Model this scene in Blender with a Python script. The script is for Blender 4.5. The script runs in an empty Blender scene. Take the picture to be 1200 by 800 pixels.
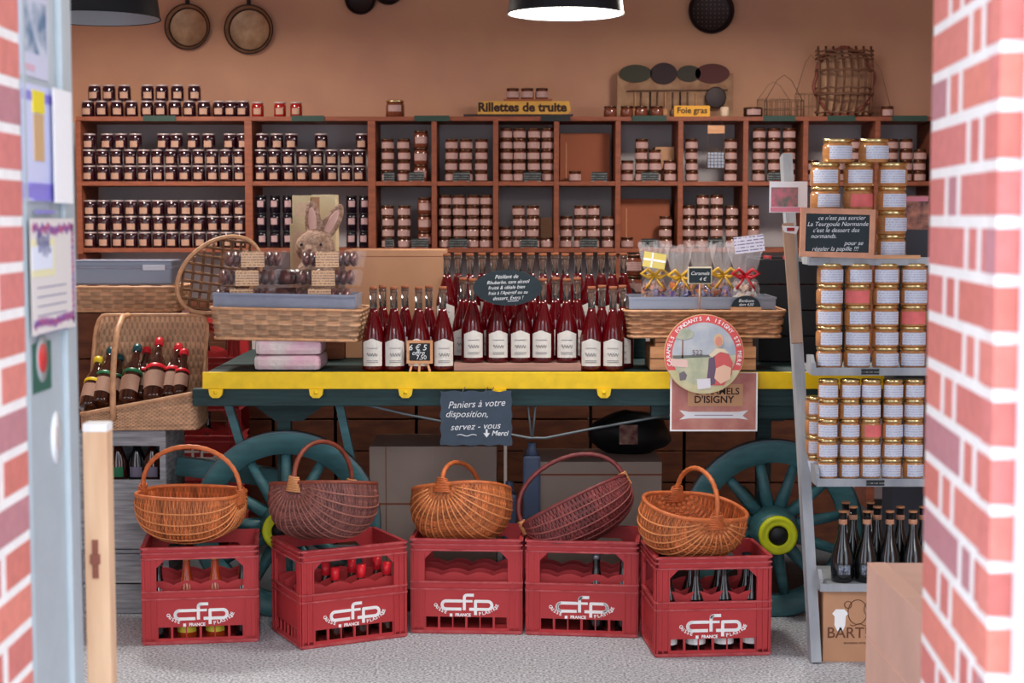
import bpy, bmesh, math, random
from mathutils import Vector, Matrix, noise
random.seed(7)
PI = math.pi
sc = bpy.context.scene
C = bpy.context.collection

# ------------------------------------------------------------------ camera, world, lights, exposure
F = 1900.0; TILT = math.atan(145/F); CAMZ = 1.49
cd = bpy.data.cameras.new('camera'); cam = bpy.data.objects.new('camera', cd); C.objects.link(cam)
cam.location = (0, 0, CAMZ); cam.rotation_euler = (PI/2 - TILT, 0, 0)
cd.sensor_width = 36; cd.lens = F/1200*36; cd.clip_start = .05
cd.dof.use_dof = True; cd.dof.focus_distance = 5.75; cd.dof.aperture_fstop = 4.2
sc.camera = cam
w = bpy.data.worlds.new('sky'); sc.world = w; w.use_nodes = True
w.node_tree.nodes['Background'].inputs[0].default_value = (.80, .88, 1.0, 1)
w.node_tree.nodes['Background'].inputs[1].default_value = 2.3
sun = bpy.data.lights.new('hazy_sun', 'SUN'); sun.energy = 1.5; sun.angle = math.radians(40); sun.color = (1, .97, .92)
so = bpy.data.objects.new('hazy_sun', sun); C.objects.link(so)
so.rotation_euler = (math.radians(52), 0, math.radians(12))
sc.view_settings.view_transform = 'Standard'; sc.view_settings.look = 'None'
sc.view_settings.gamma = 1; sc.view_settings.use_curve_mapping = False
sc.view_settings.exposure = 0.15

def at(px, py, Y):
    dx, dy = px-600, 400-py
    c, s = math.cos(TILT), math.sin(TILT)
    d = Vector((dx, F*c+dy*s, -F*s+dy*c))
    return Vector((0, 0, CAMZ)) + d*(Y/d.y)
def floor_at(px, py):
    dx, dy = px-600, 400-py
    c, s = math.cos(TILT), math.sin(TILT)
    d = Vector((dx, F*c+dy*s, -F*s+dy*c))
    return Vector((0, 0, CAMZ)) + d*(-CAMZ/d.z)

# ------------------------------------------------------------------ materials
def lin(c):
    return tuple((x/255/12.92 if x/255 <= .04045 else ((x/255+.055)/1.055)**2.4) for x in c)
MATS = {}
def mat(name, rgb, rough=.6, metal=0, trans=0, emit=0, coat=0, var=0, scale=20, stretch=(1, 1, 1), rgb2=None, bump=0, bscale=60, alpha=1, ior=1.45, attr=None, spec=.5, detail=4):
    if name in MATS: return MATS[name]
    m = bpy.data.materials.new(name); m.use_nodes = True
    nt = m.node_tree; b = nt.nodes['Principled BSDF']
    col = lin(rgb)
    b.inputs['Base Color'].default_value = (*col, 1)
    b.inputs['Roughness'].default_value = rough; b.inputs['Metallic'].default_value = metal
    b.inputs['Transmission Weight'].default_value = trans; b.inputs['IOR'].default_value = ior
    b.inputs['Coat Weight'].default_value = coat; b.inputs['Coat Roughness'].default_value = .06
    b.inputs['Alpha'].default_value = alpha
    b.inputs['Specular IOR Level'].default_value = spec
    if emit:
        b.inputs['Emission Color'].default_value = (*col, 1); b.inputs['Emission Strength'].default_value = emit
    tc = nt.nodes.new('ShaderNodeTexCoord'); mp = nt.nodes.new('ShaderNodeMapping'); mp.inputs['Scale'].default_value = stretch
    nt.links.new(tc.outputs['Object'], mp.inputs[0])
    if var or rgb2:
        n = nt.nodes.new('ShaderNodeTexNoise'); n.inputs['Scale'].default_value = scale; n.inputs['Detail'].default_value = detail
        nt.links.new(mp.outputs[0], n.inputs['Vector'])
        r = nt.nodes.new('ShaderNodeValToRGB')
        c2 = lin(rgb2) if rgb2 else tuple(min(1, x*(1+var)) for x in col)
        c1 = col if rgb2 else tuple(x*(1-var) for x in col)
        r.color_ramp.elements[0].color = (*c1, 1); r.color_ramp.elements[1].color = (*c2, 1)
        r.color_ramp.elements[0].position = .35; r.color_ramp.elements[1].position = .65
        nt.links.new(n.outputs[0], r.inputs[0]); nt.links.new(r.outputs[0], b.inputs['Base Color'])
        src = r.outputs[0]
    else: src = None
    if attr:  # per strand tint and painted gap shade, carried by the mesh
        a = nt.nodes.new('ShaderNodeAttribute'); a.attribute_name = attr
        mx = nt.nodes.new('ShaderNodeMix'); mx.data_type = 'RGBA'; mx.blend_type = 'MULTIPLY'; mx.inputs[0].default_value = 1
        if src: nt.links.new(src, mx.inputs[6])
        else: mx.inputs[6].default_value = (*col, 1)
        nt.links.new(a.outputs['Color'], mx.inputs[7]); nt.links.new(mx.outputs[2], b.inputs['Base Color'])
    if bump:
        n2 = nt.nodes.new('ShaderNodeTexNoise'); n2.inputs['Scale'].default_value = bscale; n2.inputs['Detail'].default_value = 5
        nt.links.new(mp.outputs[0], n2.inputs['Vector'])
        bp = nt.nodes.new('ShaderNodeBump'); bp.inputs['Strength'].default_value = bump; bp.inputs['Distance'].default_value = .01
        nt.links.new(n2.outputs[0], bp.inputs['Height']); nt.links.new(bp.outputs[0], b.inputs['Normal'])
    MATS[name] = m; return m
def island_mat(name, cols, rough=.85, bump=.3):
    m = bpy.data.materials.new(name); m.use_nodes = True; nt = m.node_tree; b = nt.nodes['Principled BSDF']
    g = nt.nodes.new('ShaderNodeNewGeometry'); r = nt.nodes.new('ShaderNodeValToRGB')
    cr = r.color_ramp; cr.interpolation = 'CONSTANT'
    while len(cr.elements) < len(cols): cr.elements.new(.5)
    for i, c in enumerate(cols): cr.elements[i].position = i/len(cols); cr.elements[i].color = (*lin(c), 1)
    nt.links.new(g.outputs['Random Per Island'], r.inputs[0])
    n = nt.nodes.new('ShaderNodeTexNoise'); n.inputs['Scale'].default_value = 45; n.inputs['Detail'].default_value = 6
    tc = nt.nodes.new('ShaderNodeTexCoord'); nt.links.new(tc.outputs['Object'], n.inputs['Vector'])
    mr = nt.nodes.new('ShaderNodeMapRange'); mr.inputs[3].default_value = .8; mr.inputs[4].default_value = 1.2
    nt.links.new(n.outputs[0], mr.inputs[0])
    mx = nt.nodes.new('ShaderNodeMix'); mx.data_type = 'RGBA'; mx.blend_type = 'MULTIPLY'; mx.inputs[0].default_value = 1
    nt.links.new(r.outputs[0], mx.inputs[6]); nt.links.new(mr.outputs[0], mx.inputs[7]); nt.links.new(mx.outputs[2], b.inputs['Base Color'])
    b.inputs['Roughness'].default_value = rough
    bp = nt.nodes.new('ShaderNodeBump'); bp.inputs['Strength'].default_value = bump; bp.inputs['Distance'].default_value = .01
    nt.links.new(n.outputs[0], bp.inputs['Height']); nt.links.new(bp.outputs[0], b.inputs['Normal'])
    return m
def lined_paper(name, rgb, ink, period, hscale=140, duty=.45):
    """paper printed with rows of small illegible words"""
    m = bpy.data.materials.new(name); m.use_nodes = True; nt = m.node_tree; b = nt.nodes['Principled BSDF']
    tc = nt.nodes.new('ShaderNodeTexCoord'); sx = nt.nodes.new('ShaderNodeSeparateXYZ'); nt.links.new(tc.outputs['Object'], sx.inputs[0])
    def mth(op, a, bb=None):
        k = nt.nodes.new('ShaderNodeMath'); k.operation = op
        for i, v in ((0, a), (1, bb)):
            if v is None: continue
            if isinstance(v, (int, float)): k.inputs[i].default_value = v
            else: nt.links.new(v, k.inputs[i])
        return k.outputs[0]
    fr = mth('FRACT', mth('DIVIDE', sx.outputs[2], period)); row = mth('GREATER_THAN', duty, fr)
    cx = nt.nodes.new('ShaderNodeCombineXYZ'); nt.links.new(mth('MULTIPLY', sx.outputs[0], hscale), cx.inputs[0])
    nt.links.new(mth('MULTIPLY', mth('FLOOR', mth('DIVIDE', sx.outputs[2], period)), 7.3), cx.inputs[1])
    n = nt.nodes.new('ShaderNodeTexNoise'); n.inputs['Scale'].default_value = 1; n.inputs['Detail'].default_value = 2; nt.links.new(cx.outputs[0], n.inputs['Vector'])
    k = mth('MULTIPLY', row, mth('GREATER_THAN', n.outputs[0], .44))
    mx = nt.nodes.new('ShaderNodeMix'); mx.data_type = 'RGBA'; nt.links.new(k, mx.inputs[0])
    mx.inputs[6].default_value = (*lin(rgb), 1); mx.inputs[7].default_value = (*lin(ink), 1)
    nt.links.new(mx.outputs[2], b.inputs['Base Color']); b.inputs['Roughness'].default_value = .7
    MATS[name] = m; return m

# ------------------------------------------------------------------ mesh builder
class MB:
    def __init__(s): s.bm = bmesh.new(); s.tint = None
    def _fin(s, fs, mi, smooth=False):
        for f in fs: f.material_index = mi; f.smooth = smooth
    def box(s, c, size, rot=None, mi=0, bev=0):
        r = bmesh.ops.create_cube(s.bm, size=1); vs = r['verts']
        M = Matrix.Translation(Vector(c)) @ (rot.to_4x4() if rot else Matrix()) @ Matrix.Diagonal((*size, 1))
        bmesh.ops.transform(s.bm, matrix=M, verts=vs)
        fs = {f for v in vs for f in v.link_faces}
        s._fin(fs, mi)
        if bev:
            es = {e for v in vs for e in v.link_edges}
            q = bmesh.ops.bevel(s.bm, geom=list(es), offset=bev, segments=2, affect='EDGES', profile=.6)
            s._fin(q['faces'], mi)
        return s
    def bb(s, x0, x1, y0, y1, z0, z1, mi=0, bev=0):
        return s.box(((x0+x1)/2, (y0+y1)/2, (z0+z1)/2), (abs(x1-x0), abs(y1-y0), abs(z1-z0)), mi=mi, bev=bev)
    def bar(s, a, b, wd, th, mi=0, up=(0, 0, 1)):
        a, b = Vector(a), Vector(b); d = b-a; L = d.length; d.normalize()
        u = Vector(up)
        if abs(d.dot(u)) > .98: u = Vector((0, 1, 0))
        x = d.cross(u).normalized(); z = x.cross(d)
        R = Matrix((x, d, z)).transposed()
        return s.box((a+b)/2, (wd, L, th), R, mi)
    def lathe(s, prof, seg=24, mi=0, M=None, smooth=True, cap=True, mis=None):
        rings = []
        for r, z in prof:
            rings.append([s.bm.verts.new((r*math.cos(2*PI*i/seg), r*math.sin(2*PI*i/seg), z)) for i in range(seg)] if r > 1e-6 else [s.bm.verts.new((0, 0, z))])
        new = [v for r in rings for v in r]
        for k in range(len(rings)-1):
            A, B = rings[k], rings[k+1]; m_ = mis[k] if mis else mi
            for i in range(seg):
                j = (i+1) % seg
                if len(A) == 1 and len(B) == 1: continue
                if len(A) == 1: f = s.bm.faces.new((A[0], B[j], B[i]))
                elif len(B) == 1: f = s.bm.faces.new((A[i], A[j], B[0]))
                else: f = s.bm.faces.new((A[i], A[j], B[j], B[i]))
                f.material_index = m_; f.smooth = smooth
        if cap:
            for R, fl in ((rings[0], True), (rings[-1], False)):
                if len(R) > 1:
                    f = s.bm.faces.new(R[::-1] if fl else R); f.material_index = mi if not mis else (mis[0] if fl else mis[-1])
        if M is not None: bmesh.ops.transform(s.bm, matrix=M, verts=new)
        return s
    def tube(s, pts, rad, seg=8, mi=0, closed=False, smooth=True):
        pts = [Vector(p) for p in pts]; n = len(pts); rings = []
        rr = rad if isinstance(rad, (list, tuple)) else [rad]*n
        prev = None
        for i, p in enumerate(pts):
            if closed: d = pts[(i+1) % n]-pts[i-1]
            else: d = pts[min(i+1, n-1)]-pts[max(i-1, 0)]
            if d.length < 1e-9: d = Vector((0, 0, 1))
            d.normalize()
            if prev is None:
                u = Vector((0, 0, 1)) if abs(d.z) < .9 else Vector((0, 1, 0))
                x = d.cross(u).normalized()
            else: x = (prev - d*prev.dot(d)).normalized()
            prev = x; y = d.cross(x)
            rings.append([s.bm.verts.new(p+(x*math.cos(2*PI*k/seg)+y*math.sin(2*PI*k/seg))*rr[i]) for k in range(seg)])
        m = n if closed else n-1
        for i in range(m):
            A, B = rings[i], rings[(i+1) % n]
            for k in range(seg):
                f = s.bm.faces.new((A[k], A[(k+1) % seg], B[(k+1) % seg], B[k])); f.material_index = mi; f.smooth = smooth
        if not closed:
            for R in (rings[0][::-1], rings[-1]):
                f = s.bm.faces.new(R); f.material_index = mi
        return s
    def prism(s, poly, y0, y1, mi=0, M=None):
        """poly in x,z; extruded along y"""
        if sum(poly[i][0]*poly[(i+1) % len(poly)][1]-poly[(i+1) % len(poly)][0]*poly[i][1] for i in range(len(poly))) < 0: poly = poly[::-1]
        A = [s.bm.verts.new((x, y0, z)) for x, z in poly]; B = [s.bm.verts.new((x, y1, z)) for x, z in poly]
        n = len(poly); fs = [s.bm.faces.new(A), s.bm.faces.new(B[::-1])]
        for i in range(n): fs.append(s.bm.faces.new((A[i], B[i], B[(i+1) % n], A[(i+1) % n])))
        s._fin(fs, mi)
        if M is not None: bmesh.ops.transform(s.bm, matrix=M, verts=A+B)
        return s
    def ball(s, c, r, mi=0, seg=12, rot=None):
        q = bmesh.ops.create_uvsphere(s.bm, u_segments=seg, v_segments=max(6, seg//2+1), radius=1)
        r = r if isinstance(r, (tuple, list)) else (r, r, r)
        bmesh.ops.transform(s.bm, matrix=Matrix.Translation(Vector(c)) @ (rot.to_4x4() if rot else Matrix()) @ Matrix.Diagonal((*r, 1)), verts=q['verts'])
        s._fin({f for v in q['verts'] for f in v.link_faces}, mi, True); return s
    def arc_label(s, r, z0, z1, half, seg=8, mi=0, top=None):
        """a curved paper patch hugging a cylinder, facing -y"""
        r2 = r+.0009
        for (ra, sgn) in ((r2, 1),):
            A = []; B = []
            for i in range(seg+1):
                t = -half+2*half*i/seg; x, y = r2*math.sin(t), -r2*math.cos(t)
                tz = z1+(top(i/seg) if top else 0)
                A.append(s.bm.verts.new((x, y, z0))); B.append(s.bm.verts.new((x, y, tz)))
            for i in range(seg):
                f = s.bm.faces.new((A[i], A[i+1], B[i+1], B[i])); f.material_index = mi; f.smooth = True
        return s
    def woven(s, surf, nu, nv, N, K, amp, mi=0, vclosed=False, gap_shade=.66, lo=.78, hi=1.12):
        """weave over a parametric surface: N ribs along v, K strands along u"""
        col = s.bm.verts.layers.float_color.get('tint') or s.bm.verts.layers.float_color.new('tint')
        rnd = random.Random(K*31+N)
        tk = [rnd.uniform(lo, hi) for _ in range(K+2)]
        grid = []
        e = 1e-3
        for i in range(nu+1):
            row = []
            for j in range(nv if vclosed else nv+1):
                u, v = i/nu, j/nv
                p = surf(u, v)
                pu = surf(min(1, u+e), v)-surf(max(0, u-e), v)
                pv = (surf(u, (v+e) % 1 if vclosed else min(1, v+e))-surf(u, (v-e) % 1 if vclosed else max(0, v-e)))
                n = pu.cross(pv)
                n = n.normalized() if n.length > 1e-12 else Vector((0, 0, 0))
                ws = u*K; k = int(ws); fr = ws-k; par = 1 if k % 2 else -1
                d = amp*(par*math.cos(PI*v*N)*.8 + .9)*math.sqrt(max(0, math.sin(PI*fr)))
                vt = s.bm.verts.new(p+n*d); g = tk[min(k, K)]*(1+.06*math.sin(37*v+k))*(1 if par*math.cos(PI*v*N) > -.45 else gap_shade); vt[col] = (g, g, g, 1); row.append(vt)  # strands passing behind are darkened, painting shade into the gaps of the weave
            grid.append(row)
        m = len(grid[0])
        for i in range(nu):
            for j in range(m if vclosed else m-1):
                f = s.bm.faces.new((grid[i][j], grid[i+1][j], grid[i+1][(j+1) % m], grid[i][(j+1) % m])); f.material_index = mi; f.smooth = True
        return s
    def build(s, name, mats, parent=None, loc=None, rot=None, bevel=0, solid=0):
        me = bpy.data.meshes.new(name)
        lay = s.bm.verts.layers.float_color.get('tint')
        if lay is not None:
            for v in s.bm.verts:
                if v[lay][3] == 0: v[lay] = (1, 1, 1, 1)
        s.bm.to_mesh(me); s.bm.free()
        for m in (mats if isinstance(mats, (list, tuple)) else [mats]): me.materials.append(m)
        o = bpy.data.objects.new(name, me); C.objects.link(o)
        if parent: o.parent = parent
        if loc is not None: o.location = loc
        if rot is not None: o.rotation_euler = rot
        if bevel:
            b = o.modifiers.new('bevel', 'BEVEL'); b.width = bevel; b.segments = 2; b.limit_method = 'ANGLE'
        if solid:
            b = o.modifiers.new('thick', 'SOLIDIFY'); b.thickness = solid; b.offset = -1
        return o

def thing(name, label, cat, loc=(0, 0, 0), rotz=0, group=None, rot=None):
    o = bpy.data.objects.new(name, None); C.objects.link(o); o.location = loc
    o.rotation_euler = rot if rot else (0, 0, rotz); o.empty_display_size = .05
    return tag(o, label, cat, group)
def tag(o, label, cat, group=None):
    o['label'] = label; o['category'] = cat
    if group: o['group'] = group
    return o
def struct(o): o['kind'] = 'structure'; return o
def dup(root, loc, rotz=0, label=None, group=None, rot=None, scale=None, swap=None):
    def cp(o, par):
        c = o.copy(); C.objects.link(c)
        if par is not None: c.parent = par
        for ch in o.children: 
            cp(ch, c)
        return c
    r = cp(root, None); r.location = loc; r.rotation_euler = rot if rot else (0, 0, rotz)
    if label: r['label'] = label
    if group: r['group'] = group
    if scale: r.scale = scale
    return r
def remat(root, part, m):
    for ch in root.children:
        if ch.name.split('.')[0] == part:
            ch.data = ch.data.copy(); ch.data.materials[0] = m
def text(body, size, m, parent, loc, rot=(PI/2, 0, 0), name='lettering', shear=0, align='CENTER', ext=.0004, space=1, offs=0, label=None, sx=1):
    cu = bpy.data.curves.new('t', 'FONT'); cu.body = body; cu.size = size; cu.shear = shear
    cu.align_x = align; cu.align_y = 'CENTER'; cu.extrude = ext; cu.space_line = space; cu.offset = offs; cu.resolution_u = 3
    o = bpy.data.objects.new('t', cu); C.objects.link(o)
    dg = bpy.context.evaluated_depsgraph_get(); me = bpy.data.meshes.new_from_object(o.evaluated_get(dg))
    bpy.data.objects.remove(o); bpy.data.curves.remove(cu)
    me.materials.clear(); me.materials.append(m)
    q = bpy.data.objects.new(name, me); C.objects.link(q); q.parent = parent; q.location = loc; q.rotation_euler = rot
    if sx != 1: q.scale = (sx, 1, 1)
    return q
ORD = ['', 'first', 'second', 'third', 'fourth', 'fifth', 'sixth', 'seventh', 'eighth', 'ninth', 'tenth', 'eleventh', 'twelfth', 'thirteenth', 'fourteenth', 'fifteenth', 'sixteenth', 'seventeenth', 'eighteenth']

# ------------------------------------------------------------------ palette
M_floor = mat('concrete', (128, 132, 142), .9, rgb2=(226, 230, 238), scale=110, bump=.4, bscale=110, detail=6)
M_brick = island_mat('brick', [(214, 124, 112), (222, 134, 122), (208, 118, 110), (216, 128, 122), (192, 132, 138), (226, 136, 120), (212, 124, 116)])
M_mortar = mat('mortar', (246, 243, 240), .95, var=.04, scale=30, bump=.4)
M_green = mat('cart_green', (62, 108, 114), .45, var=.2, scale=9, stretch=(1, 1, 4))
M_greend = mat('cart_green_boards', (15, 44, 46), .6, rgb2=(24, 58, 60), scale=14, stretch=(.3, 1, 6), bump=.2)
M_yellow = mat('yellow_paint', (236, 196, 10), .45, var=.08)
M_yel2 = mat('lime_yellow', (206, 214, 20), .45, var=.1)
M_black = mat('black_rubber', (20, 20, 24), .5)
M_shelf = mat('shelf_wood', (122, 62, 40), .6, rgb2=(146, 78, 52), scale=12, stretch=(1, 1, 5), bump=.1)
M_grey_wood = mat('grey_wood', (140, 144, 152), .8, rgb2=(172, 176, 182), scale=10, stretch=(1, 1, .2), bump=.25)
M_old_wood = mat('weathered_wood', (120, 122, 128), .9, rgb2=(168, 168, 172), scale=14, stretch=(.4, 1, 5), bump=.4)
M_pine = mat('pine', (222, 178, 142), .6, rgb2=(238, 200, 164), scale=8, stretch=(3, 3, .4))
M_lightwood = mat('light_wood', (196, 138, 96), .6, rgb2=(216, 160, 116), scale=10, stretch=(1, 1, 6))
M_board = mat('pale_plank', (170, 128, 116), .7, var=.12, stretch=(.3, 1, 5))
M_card = mat('cardboard', (196, 146, 112), .85, var=.05, scale=6)
M_card_pale = mat('pale_cardboard', (180, 158, 146), .85, var=.05, scale=6)
M_card_dark = mat('brown_cardboard', (150, 84, 58), .85, var=.06, scale=6)
M_card_front = mat('pinkish_cardboard', (222, 180, 164), .85, var=.05, scale=6)
M_red = mat('red_plastic', (190, 60, 64), .45, var=.06, scale=5, spec=.4)
M_redrib = mat('pale_red_plastic', (200, 92, 94), .5, rgb2=(176, 62, 68), scale=25)  # paler, mottled red for the crate ribs
M_reddull = mat('dark_red_plastic', (150, 28, 38), .5, var=.06, scale=5)
M_white = mat('white_print', (252, 252, 252), .6)
M_chalk = mat('chalk', (232, 236, 240), .9)
M_slate = mat('slate', (58, 72, 88), .7, var=.08)
M_slated = mat('dark_slate', (20, 36, 44), .6, var=.1)
M_tagblk = mat('tag_black', (24, 28, 32), .6)
M_tagline = lined_paper('tag_writing', (24, 28, 32), (120, 124, 124), .012, 260, .35)
M_paper = mat('paper', (226, 226, 232), .7)
M_paperlav = mat('lavender_paper', (206, 210, 240), .6)
M_cream = mat('cream_paper', (214, 186, 160), .7, var=.06, scale=60)
M_kraft = lined_paper('kraft_label', (214, 176, 142), (150, 112, 88), .008, 200)
M_label_small = mat('jam_label', (178, 138, 118), .7, var=.12, scale=300)
M_label_verr = lined_paper('terrine_label', (184, 148, 142), (156, 118, 114), .007, 300, .4)
M_label_big = lined_paper('pot_label', (208, 212, 228), (172, 176, 200), .008, 230, .4)
M_label_pink = mat('pink_label', (226, 110, 110), .7, var=.1)
M_jam = mat('blackcurrant_jam', (40, 10, 22), .12, coat=.6, spec=.6)
M_jamred = mat('red_jelly', (150, 26, 20), .12, coat=.6)
M_syrup = mat('dark_jar', (22, 16, 28), .15, coat=.5)
M_terr = mat('terrine', (116, 60, 42), .2, coat=.6, var=.15, scale=90)
M_rill = mat('rillettes', (190, 130, 80), .2, coat=.6, var=.12, scale=80)
M_lidsil = mat('silver_lid', (206, 186, 186), .45, metal=.4)
M_liddark = mat('bronze_lid', (96, 66, 50), .3, metal=.8)
M_gold = mat('gold_lid', (222, 200, 146), .25, metal=1)
M_wine = mat('rose_drink', (108, 2, 16), .04, trans=.5, ior=1.36, coat=.5)
M_winedk = mat('wine_dark', (70, 6, 18), .06, coat=.6)
M_glass = mat('clear_glass', (235, 240, 240), .03, trans=.95, ior=1.3)
M_glassdk = mat('dark_glass', (14, 16, 20), .06, coat=.8)
M_glassbr = mat('brown_glass', (56, 22, 14), .06, coat=.8)
M_orange = mat('orange_drink', (190, 72, 30), .05, trans=.3, coat=.5)
M_cork = mat('cork', (142, 82, 52), .8, var=.15, scale=120)
M_winlabel = mat('wine_label', (214, 210, 204), .65, var=.04)
M_ink = mat('label_ink', (96, 92, 98), .7)
M_capr = mat('red_cap', (226, 36, 50), .35)
M_capg = mat('green_cap', (16, 76, 84), .35)
M_ringg = mat('green_ring', (20, 110, 70), .4)
M_capy = mat('yellow_cap', (220, 190, 30), .35)
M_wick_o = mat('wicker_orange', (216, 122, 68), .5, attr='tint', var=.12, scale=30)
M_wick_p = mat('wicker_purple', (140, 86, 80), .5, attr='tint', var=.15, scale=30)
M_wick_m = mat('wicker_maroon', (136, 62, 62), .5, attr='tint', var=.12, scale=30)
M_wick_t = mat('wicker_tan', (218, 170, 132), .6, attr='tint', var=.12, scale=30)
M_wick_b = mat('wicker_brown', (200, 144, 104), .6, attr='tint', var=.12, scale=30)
M_rim_o = mat('willow_orange', (206, 112, 62), .45, var=.15, scale=40)
M_rim_p = mat('willow_brown', (134, 66, 50), .45, var=.15, scale=40)
M_rim_m = mat('willow_maroon', (118, 50, 50), .45, var=.15, scale=40)
M_rim_t = mat('willow_tan', (200, 150, 112), .5, var=.15, scale=40)
M_rib_o = mat('pale_rib_orange', (226, 144, 88), .45)
M_rib_p = mat('pale_rib_brown', (156, 98, 86), .45)
M_rib_m = mat('pale_rib_maroon', (146, 74, 70), .45)
M_bind = mat('pale_willow', (226, 160, 108), .5, var=.1)
M_steel = mat('brushed_steel', (150, 154, 166), .35, metal=.75)
M_plast = mat('grey_plastic', (134, 140, 160), .35, var=.08)
M_rod = mat('iron_rod', (100, 108, 112), .5, metal=.5)
M_cellobag = mat('cellophane_bag', (236, 232, 236), .1, alpha=.17, spec=1, coat=1)
M_cello = mat('cellophane', (200, 180, 180), .05, trans=0, alpha=.07, spec=1, coat=1)
M_copper = mat('old_copper', (150, 112, 84), .45, metal=.6, rgb2=(176, 140, 110), scale=18)
M_iron = mat('dark_iron', (46, 30, 30), .5, metal=.3)
M_lampblk = mat('lamp_black', (14, 18, 26), .4)
M_lampin = mat('lamp_inside', (150, 150, 155), .5)
M_glow = mat('lamp_glow', (255, 250, 240), .5, emit=6)
M_door = mat('door_grey_paint', (178, 190, 196), .45, var=.03)
M_ochre = mat('ochre_sign', (204, 152, 62), .6, var=.1)
M_dkink = mat('dark_ink', (50, 24, 20), .7)
M_wire = mat('wire', (120, 92, 74), .5, metal=.4)

# ------------------------------------------------------------------ the room
BACK = 8.55
struct(MB().bb(-3, 3, -1.5, BACK+.1, -.1, 0).build('floor', M_floor))
struct(MB().bb(-3, 3, 2.2, BACK+.1, 2.9, 3.0).build('ceiling', mat('ceiling_plaster', (196, 186, 172), .9)))
mw = mat('plaster', (206, 154, 122), .9, rgb2=(194, 142, 118), scale=2.2, bump=.35, bscale=7)
# the wall is painted grey up to the top of the shelving
nt = mw.node_tree; b = nt.nodes['Principled BSDF']; src = b.inputs['Base Color'].links[0].from_socket
g = nt.nodes.new('ShaderNodeNewGeometry'); sx = nt.nodes.new('ShaderNodeSeparateXYZ'); nt.links.new(g.outputs['Position'], sx.inputs[0])
k = nt.nodes.new('ShaderNodeMath'); k.operation = 'LESS_THAN'; nt.links.new(sx.outputs[2], k.inputs[0]); k.inputs[1].default_value = 1.985
mx = nt.nodes.new('ShaderNodeMix'); mx.data_type = 'RGBA'; nt.links.new(k.outputs[0], mx.inputs[0]); nt.links.new(src, mx.inputs[6]); mx.inputs[7].default_value = (*lin((188, 180, 182)), 1)
nt.links.new(mx.outputs[2], b.inputs['Base Color'])
struct(MB().bb(-3, 3, BACK, BACK+.1, 0, 2.9).build('wall_back', mw))
m_side = mat('side_plaster', (190, 140, 110), .9, var=.05)
struct(MB().bb(-3.1, -3, 3.2, BACK+.1, 0, 3).build('wall_left', m_side))
struct(MB().bb(3, 3.1, 3.2, BACK+.1, 0, 3).build('wall_right', m_side))

def brick_pillar(name, reveal, front, xsgn):
    """reveal: (x_far,y_far)->(x_near,y_near); front goes outwards from the near corner"""
    m = MB()
    (xf, yf), (xn, yn) = reveal
    out = xn+xsgn*front
    poly = [(xf, yf), (xn, yn), (out, yn), (out, yf)]
    for i, (x, y) in enumerate(poly): pass
    rec = .0008
    def pr(x, y): return (x, y)
    A = [(xf+xsgn*rec, yf-.001), (xn+xsgn*rec, yn+rec), (out, yn+rec), (out, yf-.001)]
    vs0 = [m.bm.verts.new((x, y, 0)) for x, y in A]; vs1 = [m.bm.verts.new((x, y, 2.9)) for x, y in A]
    fs = []
    for i in range(4): fs.append(m.bm.faces.new((vs0[i], vs0[(i+1) % 4], vs1[(i+1) % 4], vs1[i])))
    m._fin(fs, 1)
    L = math.hypot(xf-xn, yf-yn); d = Vector((xn-xf, yn-yf, 0)).normalized(); nrm = Vector((-xsgn, 0, 0))
    nrm = (nrm - d*nrm.dot(d)).normalized()
    Rr = Matrix((d, nrm, Vector((0, 0, 1)))).transposed()
    course = .0752; j = .0165; jv = .030; zz = -.02; row = 0
    while zz < 2.9:
        z0, z1 = zz+j/2+random.uniform(-.001, .001), zz+course-j/2
        cuts = [0, .31*L/.512, .40*L/.512, L] if row % 2 else [0, .146*L/.512, .243*L/.512, L]
        for a, b_ in zip(cuts[:-1], cuts[1:]):
            q0 = a+(jv/2 if a > 0 else 0); q1 = b_-(jv/2 if b_ < L else 0)
            c = Vector((xf, yf, 0))+d*((q0+q1)/2)+Vector((0, 0, (z0+z1)/2))-nrm*.02
            m.box(c, (q1-q0, .04, z1-z0), Rr, 0, bev=.001)
        x = .0; first = .105 if row % 2 else .22
        while x < front-.02:
            wdt = min(first, front-x); first = .22 if not (row % 2) else .22
            xa, xb = xn+xsgn*(x+(j/2 if x > 0 else .0)), xn+xsgn*(x+wdt-j/2)
            m.bb(xa, xb, yn, yn+.05, z0, z1, 0, bev=.001)
            x += wdt
        zz += course; row += 1
    return struct(m.build(name, [M_brick, M_mortar]))
brick_pillar('wall_front_right', ((.67, 2.61), (.626, 2.10)), 1.3, 1)
brick_pillar('wall_front_left', ((-.815, 2.71), (-.80, 2.15)), 1.3, -1)
struct(MB().bb(.655, .80, 1.99, 2.095, 0, 2.6, bev=.004).build('trim_1', mat('white_frame', (240, 242, 246), .6)))
# folded-back door leaf along the opening
dr = struct(MB().bb(-.87, -.822, 2.72, 3.06, .01, 2.5, bev=.004).build('door_1', M_door))
MB().bb(-.823, -.812, 2.955, 2.985, .01, 2.5, bev=.003).bb(-.823, -.816, 2.73, 2.745, .01, 2.5).build('door_moulding', M_door, dr)

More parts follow.
